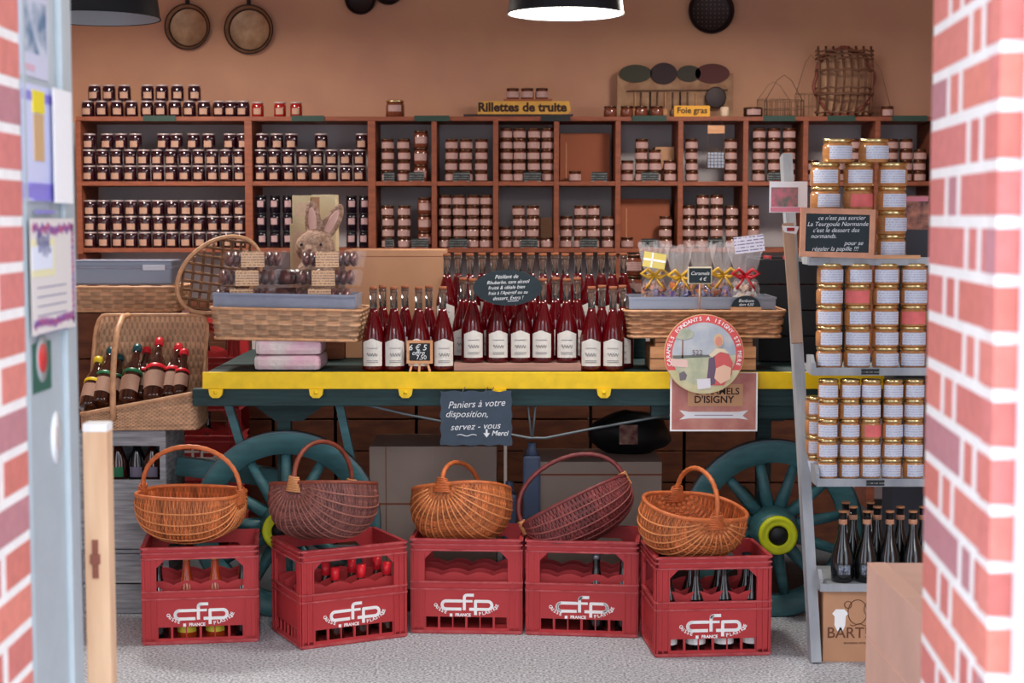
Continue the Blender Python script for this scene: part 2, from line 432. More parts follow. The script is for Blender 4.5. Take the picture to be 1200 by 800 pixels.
# ------------------------------------------------------------------ papers taped on the door leaf
def door_sheet(name, label, px0, px1, yt0, yb0, yt1, yb1, m, dx=0.0):
    """sheet on the plane x = -.82 ; returns the object and its span"""
    X = -.8205+dx
    def Yof(px): return -X*F/(600-px)
    Y0, Y1 = max(2.725, Yof(px0)), Yof(px1)
    z = lambda px, py, Y: at(px, py, Y).z
    zt, zb = (z(px0, yt0, Y0)+z(px1, yt1, Y1))/2, (z(px0, yb0, Y0)+z(px1, yb1, Y1))/2
    o = MB().bb(0, .0015, -(Y1-Y0)/2, (Y1-Y0)/2, -(zt-zb)/2, (zt-zb)/2).build(name, m)
    o.location = (X, (Y0+Y1)/2, (zt+zb)/2)
    tag(o, label, 'poster'); return o, (Y1-Y0)/2, (zt-zb)/2
def sheet_rects(o, rects, mats_):
    for i_, (nm, y0, y1, z0, z1, m) in enumerate(rects):
        MB().bb(.0015, .0020+.0004*i_, y0, y1, z0, z1).build(nm, m, o)
M_blueart = mat('blue_print', (204, 210, 224), .6, rgb2=(84, 118, 150), scale=22)
M_lav = mat('lavender_band', (140, 130, 214), .6)
M_pinkart = mat('floral_border', (190, 70, 110), .6, rgb2=(90, 80, 160), scale=60)
o, hy, hz = door_sheet('poster', 'pale poster with blue picture at the top of the grey door', 20, 61, -6, 92, -8, 90, mat('poster_pale', (206, 208, 228), .6))
sheet_rects(o, [('picture', -hy+.01, hy-.01, -.03, hz-.01, M_blueart), ('picture', -.06, .0, -hz+.01, -.05, mat('pink_print', (216, 176, 192), .6))], None)
o, hy, hz = door_sheet('poster', 'lavender leaflet with a small yellow badge taped to the grey door', 22, 69, 95, 236, 106, 236, M_paperlav, .002)
sheet_rects(o, [('band', -hy, hy, hz-.028, hz-.012, M_lav), ('band', -hy, hy, -hz+.005, -hz+.03, M_lav), ('badge', -.04, .02, -.03, .05, mat('tan_print', (206, 168, 120), .6)), ('badge', -.045, .025, .052, .09, mat('yellow_print', (236, 216, 30), .6)),
                ('print_lines', -.07, .09, -.075, -.068, M_lav), ('print_lines', -.05, .09, -.098, -.093, M_lav), ('print_lines', -.04, .07, -.12, -.115, M_lav)], None)
o, hy, hz = door_sheet('poster', 'bright white sheet behind the lavender leaflet at the door edge', 66, 87, 106, 238, 105, 238, mat('bright_paper', (250, 250, 252), .6), .013)
o, hy, hz = door_sheet('poster', 'cream notice with a flowery pink border on the grey door', 30, 87, 256, 394, 256, 382, mat('notice_paper', (224, 218, 214), .65), .012)
rng = random.Random(3)
fl = MB()
for i in range(15):
    fl.box((.0018, -hy+.015+i*(2*hy-.03)/14, hz-.014-rng.uniform(0, .008)), (.0008, .014, .014), Matrix.Rotation(rng.uniform(0, 1.5), 3, 'X'))
    fl.box((.0018, -hy+.015+i*(2*hy-.03)/14, -hz+.014+rng.uniform(0, .008)), (.0008, .014, .014), Matrix.Rotation(rng.uniform(0, 1.5), 3, 'X'))
    fl.box((.0018, hy-.014, -hz+.014+i*(2*hz-.03)/14), (.0008, .012, .012), Matrix.Rotation(rng.uniform(0, 1.5), 3, 'X'))
fl.build('flower_border', M_pinkart, o)
MB().bb(.0015, .0022, -hy, -hy+.14, .0, hz-.035).build('emblem', mat('emblem_yellow', (232, 226, 180), .6), o)
MB().bb(.0022, .0028, -hy, -hy+.125, .012, hz-.047).build('emblem', mat('emblem_white', (226, 232, 246), .6), o)
ln = MB()
for i in range(6): ln.bb(.0015, .002, -hy+.03, hy-.06, -.02-i*.016, -.018-i*.016)
ln.tube([(.003, -hy+.03+.006*i, .055+.022*math.sin(i*1.9)) for i in range(14)], .0016, 5)
ln.build('handwriting', mat('grey_ink', (110, 110, 150), .7), o)
o, hy, hz = door_sheet('sticker', 'green rectangular sticker with a red apple badge on the grey door', 35, 57, 402, 459, 400, 457, mat('sticker_green', (40, 98, 84), .5))
q = MB().lathe([(0, 0), (.042, 0), (.042, .001), (0, .001)], 20).build('badge', mat('sticker_silver', (170, 176, 176), .5), o, loc=(.0015, 0, .015), rot=(0, PI/2, 0)); q.scale = (1, .8, 1)
q = MB().lathe([(0, 0), (.026, 0), (.026, .001), (0, .001)], 20).build('badge', mat('sticker_red', (214, 60, 60), .5), o, loc=(.0026, 0, .015), rot=(0, PI/2, 0))
o = MB().lathe([(0, 0), (.06, 0), (.06, .0015), (0, .0015)], 24).build('sticker', mat('sticker_white', (232, 234, 236), .5), loc=(-.8215, 2.90, at(62, 513, 2.9).z), rot=(0, PI/2, 0)); o.scale = (.8, .55, 1)
tag(o, 'white oval sticker below the green one on the grey door', 'sticker')
MB().box((.0, .0, .002), (.05, .006, .001)).build('print_lines', mat('brown_print', (150, 120, 100), .6), o)

# ------------------------------------------------------------------ pine post and foreground carton
p0 = at(96, 800, 3.35); zt = at(106, 492, 3.4).z
t = thing('timber_post', 'pale pine post with a white painted top beside the grey door', 'post', (-.882, 3.42, 0))
MB().bb(-.004, .046, -.10, -.05, 0, zt-.015, bev=.002).build('post_body', M_pine, t)
MB().bb(-.004, .046, -.10, -.05, zt-.015, zt+.002, bev=.001).build('painted_top', M_white, t)
MB().bb(.012, .024, -.104, -.099, zt-.32, zt-.24).bb(.008, .028, -.106, -.099, zt-.29, zt-.27).build('metal_latch', mat('rusty_metal', (140, 84, 70), .6), t)
bx = at(1016, 659, 4.3)
t = thing('cardboard_box', 'large pinkish cardboard box standing against the brick pillar', 'box', (0, 0, 0))
MB().bb(bx.x, bx.x+.40, 3.72, 4.3, 0.0, bx.z, bev=.003).build('carton', M_card_front, t)
MB().bb(bx.x-.0008, bx.x+.05, 3.9, 4.3, bx.z-.0001, bx.z+.0008).bb(bx.x-.0008, bx.x+.0, 3.72, 4.3, bx.z-.20, bx.z-.195).build('tape', mat('box_tape', (236, 190, 168), .4), t)
MB().bb(bx.x-.001, bx.x, 3.77, 3.83, .30, .37).build('handle_slot', mat('slot_dark', (96, 70, 70), .8), t)

# ------------------------------------------------------------------ jars
def make_jar(name, label, cat, r, h, mbody, mlid, mlab, half, lz0, lz1, lidh=.012, lidr=None, waist=True, sq=False):
    t = thing(name, label, cat)
    lidr = lidr or r*.97
    hb = h-lidh
    prof = [(0, 0), (r*.86, 0), (r, .004), (r, hb-.012), (r*.90, hb-.003), (r*.86, hb)] if waist else [(0, 0), (r*.9, 0), (r, .004), (r, hb-.005), (r*.94, hb)]
    MB().lathe(prof, 20).build('jar_body', mbody, t)
    MB().lathe([(r*.86, hb), (lidr, hb+.0005), (lidr, h-.0025), (lidr*.95, h), (0, h)], 20).build('lid', mlid, t)
    m = MB(); m.arc_label(r, lz0, lz1, half, 8); m.build('paper_label', mlab, t)
    return t
# back shelving: front face at Y=8.2, boards 0.3 deep
SY = 8.2; K8 = SY/F
def zshelf(py): return at(600, py, SY).z
ZT, ZM, ZB = zshelf(136.5), zshelf(212.5), zshelf(290.5)   # upper faces of the three boards
def X8(px): return (px-600)*K8*.997
sh = thing('shelving_unit', 'long reddish wooden shelving with compartments on the far wall', 'shelf', (0, SY, 0))
X0s, X1s = X8(91), X8(1165)
ups = [93.5, 292, 436, 509, 581, 652, 724, 797, 873, 943, 1027, 1095, 1162]
for z in (ZT, ZM, ZB):
    MB().bb(X0s, X1s, 0, .33, z-.022, z, bev=.002).build('shelf_board', M_shelf, sh)
for i, u in enumerate(ups):
    wd = .038 if u in (292, 436) else .026
    MB().bb(X8(u)-wd/2, X8(u)+wd/2, -.004, .33, ZB-.03, ZT-.0225, bev=.002).build('upright', M_shelf, sh)
    if u in (93.5, 436, 724, 1027, 1162): MB().bb(X8(u)-.02, X8(u)+.02, .03, .33, 0, ZB-.0305).build('leg', M_shelf, sh)
SJ = SY+.045      # jar rows stand slightly behind the board edge
KJ = 1.0
jam = make_jar('jam_jar', '', 'jar', .0325, .080, M_jam, M_lidsil, M_label_small, .62, .012, .043, .007)
verr = make_jar('terrine_jar', '', 'jar', .033, .0535, M_terr, M_liddark, M_label_verr, 1.15, .006, .036, .010, waist=True)
tall = make_jar('tall_jar', '', 'jar', .036, .085, M_terr, M_liddark, M_label_verr, 1.0, .02, .055, .012)
small = make_jar('dark_jar', '', 'jar', .0275, .088, M_syrup, mat('black_lid', (26, 24, 30), .3), mat('pink_label_pale', (176, 142, 144), .7, var=.1, scale=200), .6, .03, .062, .012)
used = set()
def put(proto, loc, label, group=None, rotz=None, cat=None, body=None):
    rz = random.uniform(-.22, .22) if rotz is None else rotz
    if proto.name not in used:
        used.add(proto.name); proto.location = loc; proto.rotation_euler = (0, 0, rz); proto['label'] = label; o = proto
        if group: proto['group'] = group
    else: o = dup(proto, loc, rz, label, group)
    if body: remat(o, 'jar_body', body)
    return o
def jam_row(xs, z, desc, grp, dy=0, body=None):
    n = len(xs)
    for i, x in enumerate(xs):
        o = put(jam, (X8(x), SJ+dy, z), f'dark jam jar, {ORD[i+1]} from the grey door, {desc}', grp, body=body if body else None)
def lerp(a, b, n): return [a+(b-a)*i/(n-1) for i in range(n)]
rowsA = lerp(103, 280, 12)
for b_, (z, nm) in enumerate(((ZM, 'upper'), (ZB, 'lower'))):
    for r_, rn in enumerate(('bottom row', 'middle row')):
        jam_row(rowsA, z+r_*.0802, f'{rn} of the {nm} widest bay', 'jam jars in the wide bays')
jam_row([104, 125, 141, 158, 191, 206, 226, 244, 269, 284], ZM+.1604, 'top row of the upper widest bay', 'jam jars in the wide bays')
jam_row(rowsA, ZB+.1604, 'top row of the lower widest bay', 'jam jars in the wide bays')
rowsB = [305, 321, 337, 354, 371, 388, 405, 421]
jam_row(rowsB, ZM, 'bottom row of the upper second bay', 'jam jars in the wide bays')
jam_row(rowsB, ZM+.0802, 'middle row of the upper second bay', 'jam jars in the wide bays')
jam_row([307, 324, 341, 376, 424], ZM+.1604, 'top row of the upper second bay', 'jam jars in the wide bays')
jam_row([103, 119, 137, 154, 172, 188, 205, 222, 239, 257, 271, 285], ZT, 'lower row on top of the shelving', 'jam jars on top of the shelving')
jam_row([111, 128, 146], ZT+.0802, 'short upper row on top of the shelving', 'jam jars on top of the shelving')
jam_row([173, 190, 208, 228], ZT+.0802, 'second upper row on top of the shelving', 'jam jars on top of the shelving')
for i, x in enumerate((302, 328, 347)):
    jr = make_jar('jelly_jar', f'red jelly jar on top of the shelving, {ORD[i+1]} of three from the grey door', 'jar', .0305, .074, M_jamred, M_lidsil, M_label_small, .62, .012, .043, .007) if i == 0 else dup(jr0, (0, 0, 0), 0, f'red jelly jar on top of the shelving, {ORD[i+1]} of three from the grey door')
    if i == 0: jr0 = jr
    jr['group'] = 'red jelly jars'; jr.location = (X8(x), SJ, ZT)
n = 0
for ci, x in enumerate((305, 321, 336, 411, 426)):
    for r_ in range(3):
        put(small, (X8(x), SJ, ZB+r_*.0882), f'tall dark jar with pink label, {ORD[ci+1]} column, {("bottom", "middle", "top")[r_]} row, behind the straw rabbit', 'tall dark jars in the lower second bay')

# bays of gold lidded terrine jars: (bay number from the door, level, [(x, n)])
VB = [
 (3, 'upper', [(454, 4), (473, 4)]), (3, 'lower', [(454, 4), (473, 4)]),
 (4, 'upper', [(529, 4), (546, 4), (564, 4)]), (4, 'lower', [(521, 5), (537.5, 5), (554, 5), (570, 5)]),
 (5, 'upper', [(593, 5), (609, 5), (625.5, 5), (642, 5)]), (5, 'lower', [(592, 2), (608, 4), (625, 4), (641, 1)]),
 (6, 'upper', [(674, 1)]), (6, 'lower', [(663.5, 3), (680, 4), (696, 4), (713, 3)]),
 (7, 'upper', [(735.5, 2), (752, 4), (768, 3), (785.5, 2)]), (7, 'lower', [(736, 1), (781, 3)]),
 (8, 'upper', [(811, 4), (857, 4)]), (8, 'lower', [(808, 4), (824, 5), (841, 5), (859, 4)]),
 (9, 'upper', [(890, 5), (907.5, 5), (925, 5)]), (9, 'lower', [(884, 4)]),
 (10, 'upper', [(954, 2), (983, 4), (1002, 4)]),
 (11, 'upper', [(1046, 4), (1063, 4), (1079, 3)]),
]
LV = ['bottom', 'second', 'third', 'fourth', 'fifth']
for bay, lv, cols in VB:
    z = ZM if lv == 'upper' else ZB
    for ci, (x, n) in enumerate(cols):
        for r_ in range(n):
            if bay == 11: z_ = ZM
            lab = f'lidded terrine jar, {LV[r_]} up, column {("one", "two", "three", "four")[ci]} of {lv} bay {("", "", "", "three", "four", "five", "six", "seven", "eight", "nine", "ten", "eleven")[bay]} from grey door'
            put(verr, (X8(x)+random.uniform(-.002, .002), SJ+random.uniform(0, .006), z+r_*.0537), lab, f'terrine jars in {lv} shelf bay {bay}')
for i, (x, zb, nn) in enumerate(((493, ZM, 3), (497, ZB, 3))):
    for r_ in range(nn):
        put(tall, (X8(x), SJ, zb+r_*.0852), f'taller amber jar, {LV[r_]} up at the side of {("upper", "lower")[i]} bay three from the grey door', 'taller jars in bay three')
# jars standing on top of the shelving
for i, x in enumerate((715, 734.5, 751, 769.5)):
    put(verr, (X8(x), SY+.03, ZT), f'amber terrine jar on top of the shelving, {ORD[i+1]} in front of the ladle board', 'terrine jars in front of the ladle board', rotz=PI if i < 4 else 0)
put(verr, (X8(1040), SJ, ZT), 'lone terrine jar beside the rattan basket on top of the shelving', None)
t = make_jar('amber_jar', 'lone amber jar with gold lid on top of shelving, between red jellies and sign', 'jar', .047, .083, M_terr, M_gold, M_label_verr, .75, .026, .058, .012); t.location = (X8(463), SJ, ZT)
# cardboard inserts standing in three bays
for (x0, x1, py0, z, lab) in ((657, 716, 156, ZM, 'brown cardboard box filling the upper sixth shelf bay'), (729, 788, 233, ZB, 'brown cardboard box filling the lower seventh shelf bay'), (770, 793, 172, ZM, 'small tan carton behind terrine jars in the upper seventh bay'), (634, 648, 255, ZB, 'narrow tan carton behind jars in the lower fifth bay')):
    o = MB().bb(X8(x0), X8(x1), SY+.14, SY+.30, z, at(600, py0, SY+.14).z, bev=.002).build('cardboard_box', M_card_dark if x1-x0 > 30 else M_card); tag(o, lab, 'box')
    if x1-x0 > 30: MB().bb(X8(x0)+.03, X8(x0)+.034, SY+.1385, SY+.1402, z+.01, z+.20).build('flap_edge', M_card, o)
# little price slates in the bays
def price_tag(px, py, w_, h_, Y, z, lab, base=False, m=M_tagline):
    t = thing('price_slate', lab, 'price tag', (at(px, py, Y).x, Y, z), group='small price slates')
    MB().prism([(-w_/2, .0), (w_/2, 0), (w_/2, h_*.9), (w_/2-.006, h_), (-w_/2+.006, h_), (-w_/2, h_*.9)], 0, .003).build('slate_panel', m, t)
    MB().bb(-w_*.3, w_*.3, -.004, .012, -.0, .004).build('foot', M_shelf, t)
    return t
for x, y, z, wd, bay in ((456, 205, ZM, 13, 'upper third'), (488, 203, ZM, 18, 'upper third next to taller jars'), (541, 205, ZM, 20, 'upper fourth'), (624, 204, ZM, 20, 'upper fifth'), (702, 205, ZM, 19, 'upper sixth'),
                       (762, 204, ZM, 20, 'upper seventh'), (910, 202, ZM, 19, 'upper ninth'), (456, 282, ZB, 10, 'lower third'), (492, 280, ZB, 20, 'lower third next to taller jars'), (537, 278, ZB, 21, 'lower fourth'), (620, 280, ZB, 20, 'lower fifth'),
                       (690, 280, ZB, 20, 'lower sixth'), (761, 278, ZB, 20, 'lower seventh'), (839, 275, ZB, 18, 'lower eighth')):
    price_tag(x, y, wd*K8, 11*K8, SY+.004, z, f'small black price slate at the front of the {bay} bay')
# green strips stuck on the top board's edge
for i, (x0, x1) in enumerate(((170, 208), (343, 381), (486, 527), (634, 668), (740, 780), (893, 930), (968, 1000), (1043, 1084))):
    m = M_tagblk if i == 3 else mat('green_strip', (36, 62, 52), .6)
    o = MB().bb(X8(x0), X8(x1), -.010, -.005, ZT-.024, ZT+.004, bev=.001).build('shelf_label', m, sh)
M_edge = lined_paper('edge_writing', (170, 92, 62), (70, 36, 30), .03, 60, .6)
# small hanging rack with tins in bay eight
t = thing('hanging_rack', 'small wire rack with an orange tag hung in the upper eighth bay', 'rack', (X8(838), SY-.012, ZT-.03))
m = MB()
for s_ in (-1, 1): m.tube([(s_*.02, .012, .02), (s_*.04, 0, -.03), (s_*.045, 0, -.23)], .0014, 6)
for k in range(7): m.tube([(-.045, 0, -.13-.016*k), (.045, 0, -.13-.016*k)], .0012, 6)
for k in range(6): m.tube([(-.045+.018*k, 0, -.13), (-.045+.018*k, 0, -.23)], .0012, 6)
m.tube([(-.045, 0, -.23), (-.045, .04, -.23), (.045, .04, -.23), (.045, 0, -.23)], .0014, 6)
m.build('wire_frame', M_wire, t); MB().bb(-.042, .042, -.003, .0, -.055, -.015).build('tag', M_lightwood, t)
MB().bb(-.04, .04, .004, .034, -.225, -.15).build('tin', M_steel, t)
# red bottles in the far bay
red = thing('red_bottle', 'red bottle in the shelf bay beside the brick pillar', 'bottle')
MB().lathe([(0, 0), (.024, 0), (.026, .006), (.026, .11), (.012, .15), (.010, .20), (0, .20)], 16).build('bottle_body', mat('red_bottle_glass', (200, 30, 50), .1, coat=.5), red)
MB().lathe([(.0115, .185), (.0125, .187), (.0125, .215), (0, .215)], 12).build('cap', M_tagblk, red)
for i, x in enumerate((1045, 1058, 1071, 1083)):
    loc = (X8(x), SJ+.0, ZB); lab = f'red bottle in the lower shelf bay beside the brick pillar, {ORD[i+1]} of four'
    if i == 0: red.location = loc; red['label'] = lab; red['group'] = 'red bottles near the pillar'
    else: dup(red, loc, 0, lab)

# ---- signs and ornaments on top of the shelving
def px_thing(name, label, cat, px, Y, z, group=None, rotz=0): return thing(name, label, cat, ((px-600)/F*Y*.997, Y, z), rotz, group)
t = px_thing('shop_sign', 'ochre wooden sign lettered for trout rillettes on top of shelving', 'sign', 612, SY+.02, ZT)
MB().bb(-.295, .255, -.012, .03, 0, .012).build('base_plank', M_iron, t)
MB().prism([(-.225, .012), (.225, .012), (.245, .03), (.235, .078), (-.205, .078), (-.225, .055)], 0, .015).build('sign_board', M_ochre, t)
text('Rillettes de truite', .062, M_dkink, t, (.0, -.0008, .046), offs=.0026, sx=1.02)
for i, x in enumerate((601, 618, 635)):
    jt = put(verr, (X8(x), SY+.07, ZT+.092), f'terrine jar behind the ochre trout sign, {ORD[i+1]} of three', 'terrine jars behind the trout sign')
o = MB().bb(X8(590), X8(647), SY+.045, SY+.12, ZT, ZT+.0915, bev=.002).build('wooden_block', M_card_dark); tag(o, 'dark block behind the ochre trout sign carrying three jars', 'block')
# ladle board
t = px_thing('ladle_board', 'old painted board with hanging ladles and dark oval plaques', 'board', 790, SY+.25, ZT)
MB().bb(-.30, .30, 0, .02, 0, .235, bev=.003).build('back_board', mat('old_cream_paint', (176, 138, 106), .8, rgb2=(146, 104, 78), scale=16), t)
for x, a, h, m in ((-.205, .085, .045, (60, 58, 44)), (-.06, .07, .055, (50, 30, 36)), (.07, .062, .042, (58, 52, 42)), (.19, .09, .05, (84, 36, 34))):
    pl = MB().prism([(a*math.cos(2*PI*k/24), h*math.sin(2*PI*k/24)*(1.0 if k % 12 else 1)) for k in range(24)], -.012, -.002).build('oval_plaque', mat(f'plaque{x}', m, .7), t, loc=(x, 0, .235))
for k in range(9):
    x = -.21+k*.04+random.uniform(-.006, .006); mtl = (M_lightwood, M_wire, M_iron, M_wire)[k % 4]
    sp = MB().tube([(x, -.012, .14), (x, -.014, .04)], .004, 6, closed=False); sp.ball((x, -.016, .035), (.014, .006, .022)); sp.build('spoon', mtl, t)
MB().tube([(-.25, -.012, .145), (.0, -.014, .15), (.27, -.012, .15)], .004, 6).build('rail', M_wire, t)
sk = MB().lathe([(0, 0), (.05, .0), (.055, .012), (.05, .014), (0, .006)], 20, M=Matrix.Rotation(PI/2, 4, 'X')).build('strainer', M_iron, t, loc=(.205, -.03, .11))
t = px_thing('shop_sign', 'small yellow sign lettered for foie gras in front of the ladle board', 'sign', 810, SY+.01, ZT)
MB().bb(-.09, .09, 0, .012, 0, .055, bev=.002).build('sign_board', mat('yellow_sign', (226, 160, 40), .6), t)
text("Foie gras", .042, M_dkink, t, (0, -.0008, .03), offs=.001)
t = px_thing('ceramic_jar', 'little white ceramic pot in front of the ladle board', 'pot', 848, SY+.03, ZT)
MB().lathe([(0, 0), (.018, 0), (.022, .01), (.022, .045), (.017, .05), (0, .05)], 16).build('pot', M_cream, t)
t = px_thing('tin_can', 'flat round tin with pale label on top of shelving', 'tin', 881, SY+.06, ZT)
MB().lathe([(0, 0), (.048, 0), (.048, .046), (.046, .048), (0, .048)], 24).build('tin_body', M_liddark, t); MB().arc_label(.048, .01, .038, .8).build('paper_label', M_label_verr, t)
# wire baskets
def wire_basket(px, Y, w_, d_, h_, lab, handle, nx=9, m=M_wire, thick=.0016, arch=0):
    t = px_thing('wire_basket', lab, 'basket', px, Y, ZT)
    q = MB()
    for z in (.003, h_*.5, h_):
        q.tube([(w_/2*math.cos(a), d_/2*math.sin(a), z) for a in [2*PI*i/24 for i in range(24)]], thick, 6, closed=True)
    for i in range(nx*2):
        a = 2*PI*i/(nx*2); q.tube([(w_/2*math.cos(a), d_/2*math.sin(a), 0.002), (w_/2*math.cos(a), d_/2*math.sin(a), h_)], thick, 5)
    for i in range(5): q.tube([(-w_/2+w_*(i+1)/6, -d_/2*.8, .003), (-w_/2+w_*(i+1)/6, d_/2*.8, .003)], thick, 5)
    q.build('wire_body', m, t)
    MB().tube([(-w_/2*.95, 0, h_), (-w_*.18, 0, h_+handle*.8), (0, 0, h_+handle), (w_*.18, 0, h_+handle*.8), (w_/2*.95, 0, h_)], thick*1.3, 6).build('handle', m, t)
    return t
wire_basket(917, SY+.10, .20, .16, .085, 'wire basket with pointed handle on top of the shelving', .13)
wire_basket(905, SY+.22, .17, .1, .10, 'thin wire basket standing behind the pointed wire basket', .09, thick=.001)
wire_basket(948, SY+.23, .16, .1, .13, 'tall pale wire hoop basket leaning beside the rattan basket', .20, thick=.0012, nx=6)
wire_basket(1022, SY+.23, .18, .1, .06, 'thin wire basket behind rattan basket near the brick pillar', .24, thick=.0012, nx=5)
t = px_thing('rattan_basket', 'upright ribbed rattan basket with wavy rim on top of the shelving', 'basket', 989, SY+.12, ZT)
RW, RH, RD = .135, .175, .09
q = MB()
for k in range(8):
    x = -RW+2*RW*k/7
    q.tube([(x*1.0, .03-.10*math.sin(PI*j/10)*math.cos(x/RW*1.1)+.02, .015+2*RH*j/10) for j in range(11)], .006, 6)
for z in (.03, .12, .15, .24, .30, .32, .34):
    a = [(RW*1.08*math.cos(th), .05-.11*math.sin(th)*(.55+.45*math.sin(PI*min(1, z/(2*RH)))), z+.004*math.sin(9*th)) for th in [PI*i/16 for i in range(17)]]
    q.tube(a, .007 if z in (.12, .24) else .005, 6)
q.build('ribs', mat('rattan_dark', (112, 74, 54), .6, var=.2, scale=60), t)
MB().tube([(RW*1.12*math.cos(a)*(1+.05*math.sin(8*a)), .05, RH+.01+RH*.98*math.sin(a)*(1+.03*math.sin(9*a))) for a in [2*PI*i/48 for i in range(48)]], .009, 8, closed=True).build('rim', M_rim_p, t)
MB().prism([(-RW*.92, .02), (RW*.92, .02), (RW*.92, .32), (RW*.6, .345), (-RW*.6, .345), (-RW*.92, .32)], .055, .06).build('inner_lining', mat('rattan_split', (196, 150, 116), .7, rgb2=(160, 116, 88), scale=25, stretch=(6, 1, .3)), t)

# ---- pans on the wall
def pan(px, py, r, lab, m, holes=False, handle=.16, deep=.035):
    c = at(px, py, BACK-.05)
    t = thing('copper_pan' if not holes else 'skimmer', lab, 'pan', (c.x, BACK-.004, c.z))
    R = Matrix.Rotation(PI/2, 4, 'X')
    MB().lathe([(0, .004), (r*.80, .004), (r*.85, .008), (r*.97, deep), (r, deep+.002), (r*1.0, deep), (r*.88, .0), (0, -.001)], 36, M=R @ Matrix()).build('pan_bowl', m, t)
    MB().bar((0, -deep*.6, r*.95), (0, -.006, r+handle), .022, .004, up=(0, 1, 0)).build('handle', M_iron, t)
    MB().tube([(0, .0, r+handle), (0, -.02, r+handle+.004)], .003, 6).build('nail', M_iron, t)
    MB().tube([(r*.985*math.cos(a), -deep-.001, r*.985*math.sin(a)) for a in [2*PI*i/40 for i in range(40)]], .0035, 6, closed=True).build('rim', M_iron, t)
    if not holes: MB().lathe([(r*.80, .0045), (r*.84, .0075), (r*.87, .012)], 36, M=R, cap=False).build('dark_base_ring', M_iron, t)  # dark ring where the base meets the pan wall
    if holes:
        q = MB()
        for i in range(-4, 5):
            for j in range(-4, 5):
                if i*i+j*j < 18: q.ball((i*.022, -.003-.0, j*.022-.01), (.004, .0015, .004), seg=6)
        q.build('punched_holes', mat('hole_pale', (150, 110, 90), .7), t)
    return t
pan(219, 31, .118, 'worn copper pan hung on the ochre wall next to the unlit lamp', M_copper)
pan(291, 34, .127, 'larger worn copper pan, second along the ochre wall from the unlit lamp', M_copper)
pan(422, -2, .08, 'dark round iron pan peeping in above the jam shelves', M_iron)
pan(455, -12, .075, 'smaller dark iron pan beside the round iron pan', M_iron)
pan(834, 12, .118, 'dark round skimmer with punched holes on the ochre wall', M_iron, True)

# ------------------------------------------------------------------ pendant lamps
def lamp(px, py, Y, r, lab, lit, loc=None):
    c = at(px, py, Y) if loc is None else Vector(loc)
    t = thing('pendant_lamp', lab, 'lamp', c, group='black metal pendant lamps')
    MB().lathe([(r, 0), (r*.985, .01), (r*.93, .10), (r*.80, .16), (r*.45, .20), (.035, .22), (.03, .27), (0, .27)], 48, cap=False).build('lamp_shade', M_lampblk, t)
    MB().lathe([(r*.975, .002), (r*.91, .10), (r*.78, .155), (r*.44, .195), (0, .20)], 48, cap=False).build('shade_lining', mat('lining_white', (230, 230, 228), .5) if lit else M_lampin, t)
    MB().tube([(0, 0, .26), (0, 0, 2.9-c.z)], .004, 8).build('cord', M_black, t)
    if lit:
        MB().lathe([(0, .012), (r*.955, .012), (r*.95, .016), (0, .016)], 48, cap=False).build('diffuser', M_glow, t)
        L = bpy.data.lights.new('lamp_light', 'AREA'); L.shape = 'DISK'; L.size = r*1.8; L.energy = lit; L.color = (1, .93, .84)
        lo = bpy.data.objects.new('lamp_light', L); C.objects.link(lo); lo.parent = t; lo.location = (0, 0, .006)
    else: MB().ball((0, 0, .12), (.03, .03, .05)).build('bulb', M_lampin, t)
    return t
lamp(663, 17, 5.5, .197, 'lit black pendant lamp glowing white above the bottle display', 14)
lamp(112, 22, 5.4, .212, 'unlit black pendant lamp with grey inside beside the door', 0)
lamp(0, 0, 0, .197, 'black pendant lamp hanging over the back shelving', 42, (-1.7, 7.0, 2.52))
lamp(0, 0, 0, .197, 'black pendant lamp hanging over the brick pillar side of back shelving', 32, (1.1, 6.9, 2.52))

# ------------------------------------------------------------------ the cart
BED = at(600, 436, 5.9).z
ct = thing('hand_cart', 'old green cart with spoked wheels and yellow edge carrying the bottles', 'cart', (0, 5.9, 0))
cx0, cx1 = at(237, 440, 5.9).x, at(1075, 440, 5.9).x
MB().bb(cx0, cx1, -.0, .02, BED-.062, BED, bev=.003).build('yellow_edge', M_yellow, ct)
m = MB()
for i in range(7): m.bb(cx0-.0+.01, cx1, .0205+i*.15, .0205+i*.15+.146, BED-.028, BED-.002, bev=.002)
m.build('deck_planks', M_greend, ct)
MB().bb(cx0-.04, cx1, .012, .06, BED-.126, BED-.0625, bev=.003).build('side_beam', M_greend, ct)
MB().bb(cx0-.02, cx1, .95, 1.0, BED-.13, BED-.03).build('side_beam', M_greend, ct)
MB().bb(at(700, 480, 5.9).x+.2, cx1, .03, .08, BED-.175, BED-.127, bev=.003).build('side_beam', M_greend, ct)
for x in (252, 370, 475, 585, 708):
    X = at(x, 458, 5.88).x
    MB().prism([(-.026, 0), (.026, 0), (.022, -.022), (.012, -.032), (-.012, -.032), (-.022, -.022)], -.012, .012).tube([(-.006, -.014, -.012), (.006, -.014, -.012)], .006, 8).build('clip', M_yellow, ct, loc=(X, -.001, BED-.0615))
WY = .10   # wheel plane behind the front edge
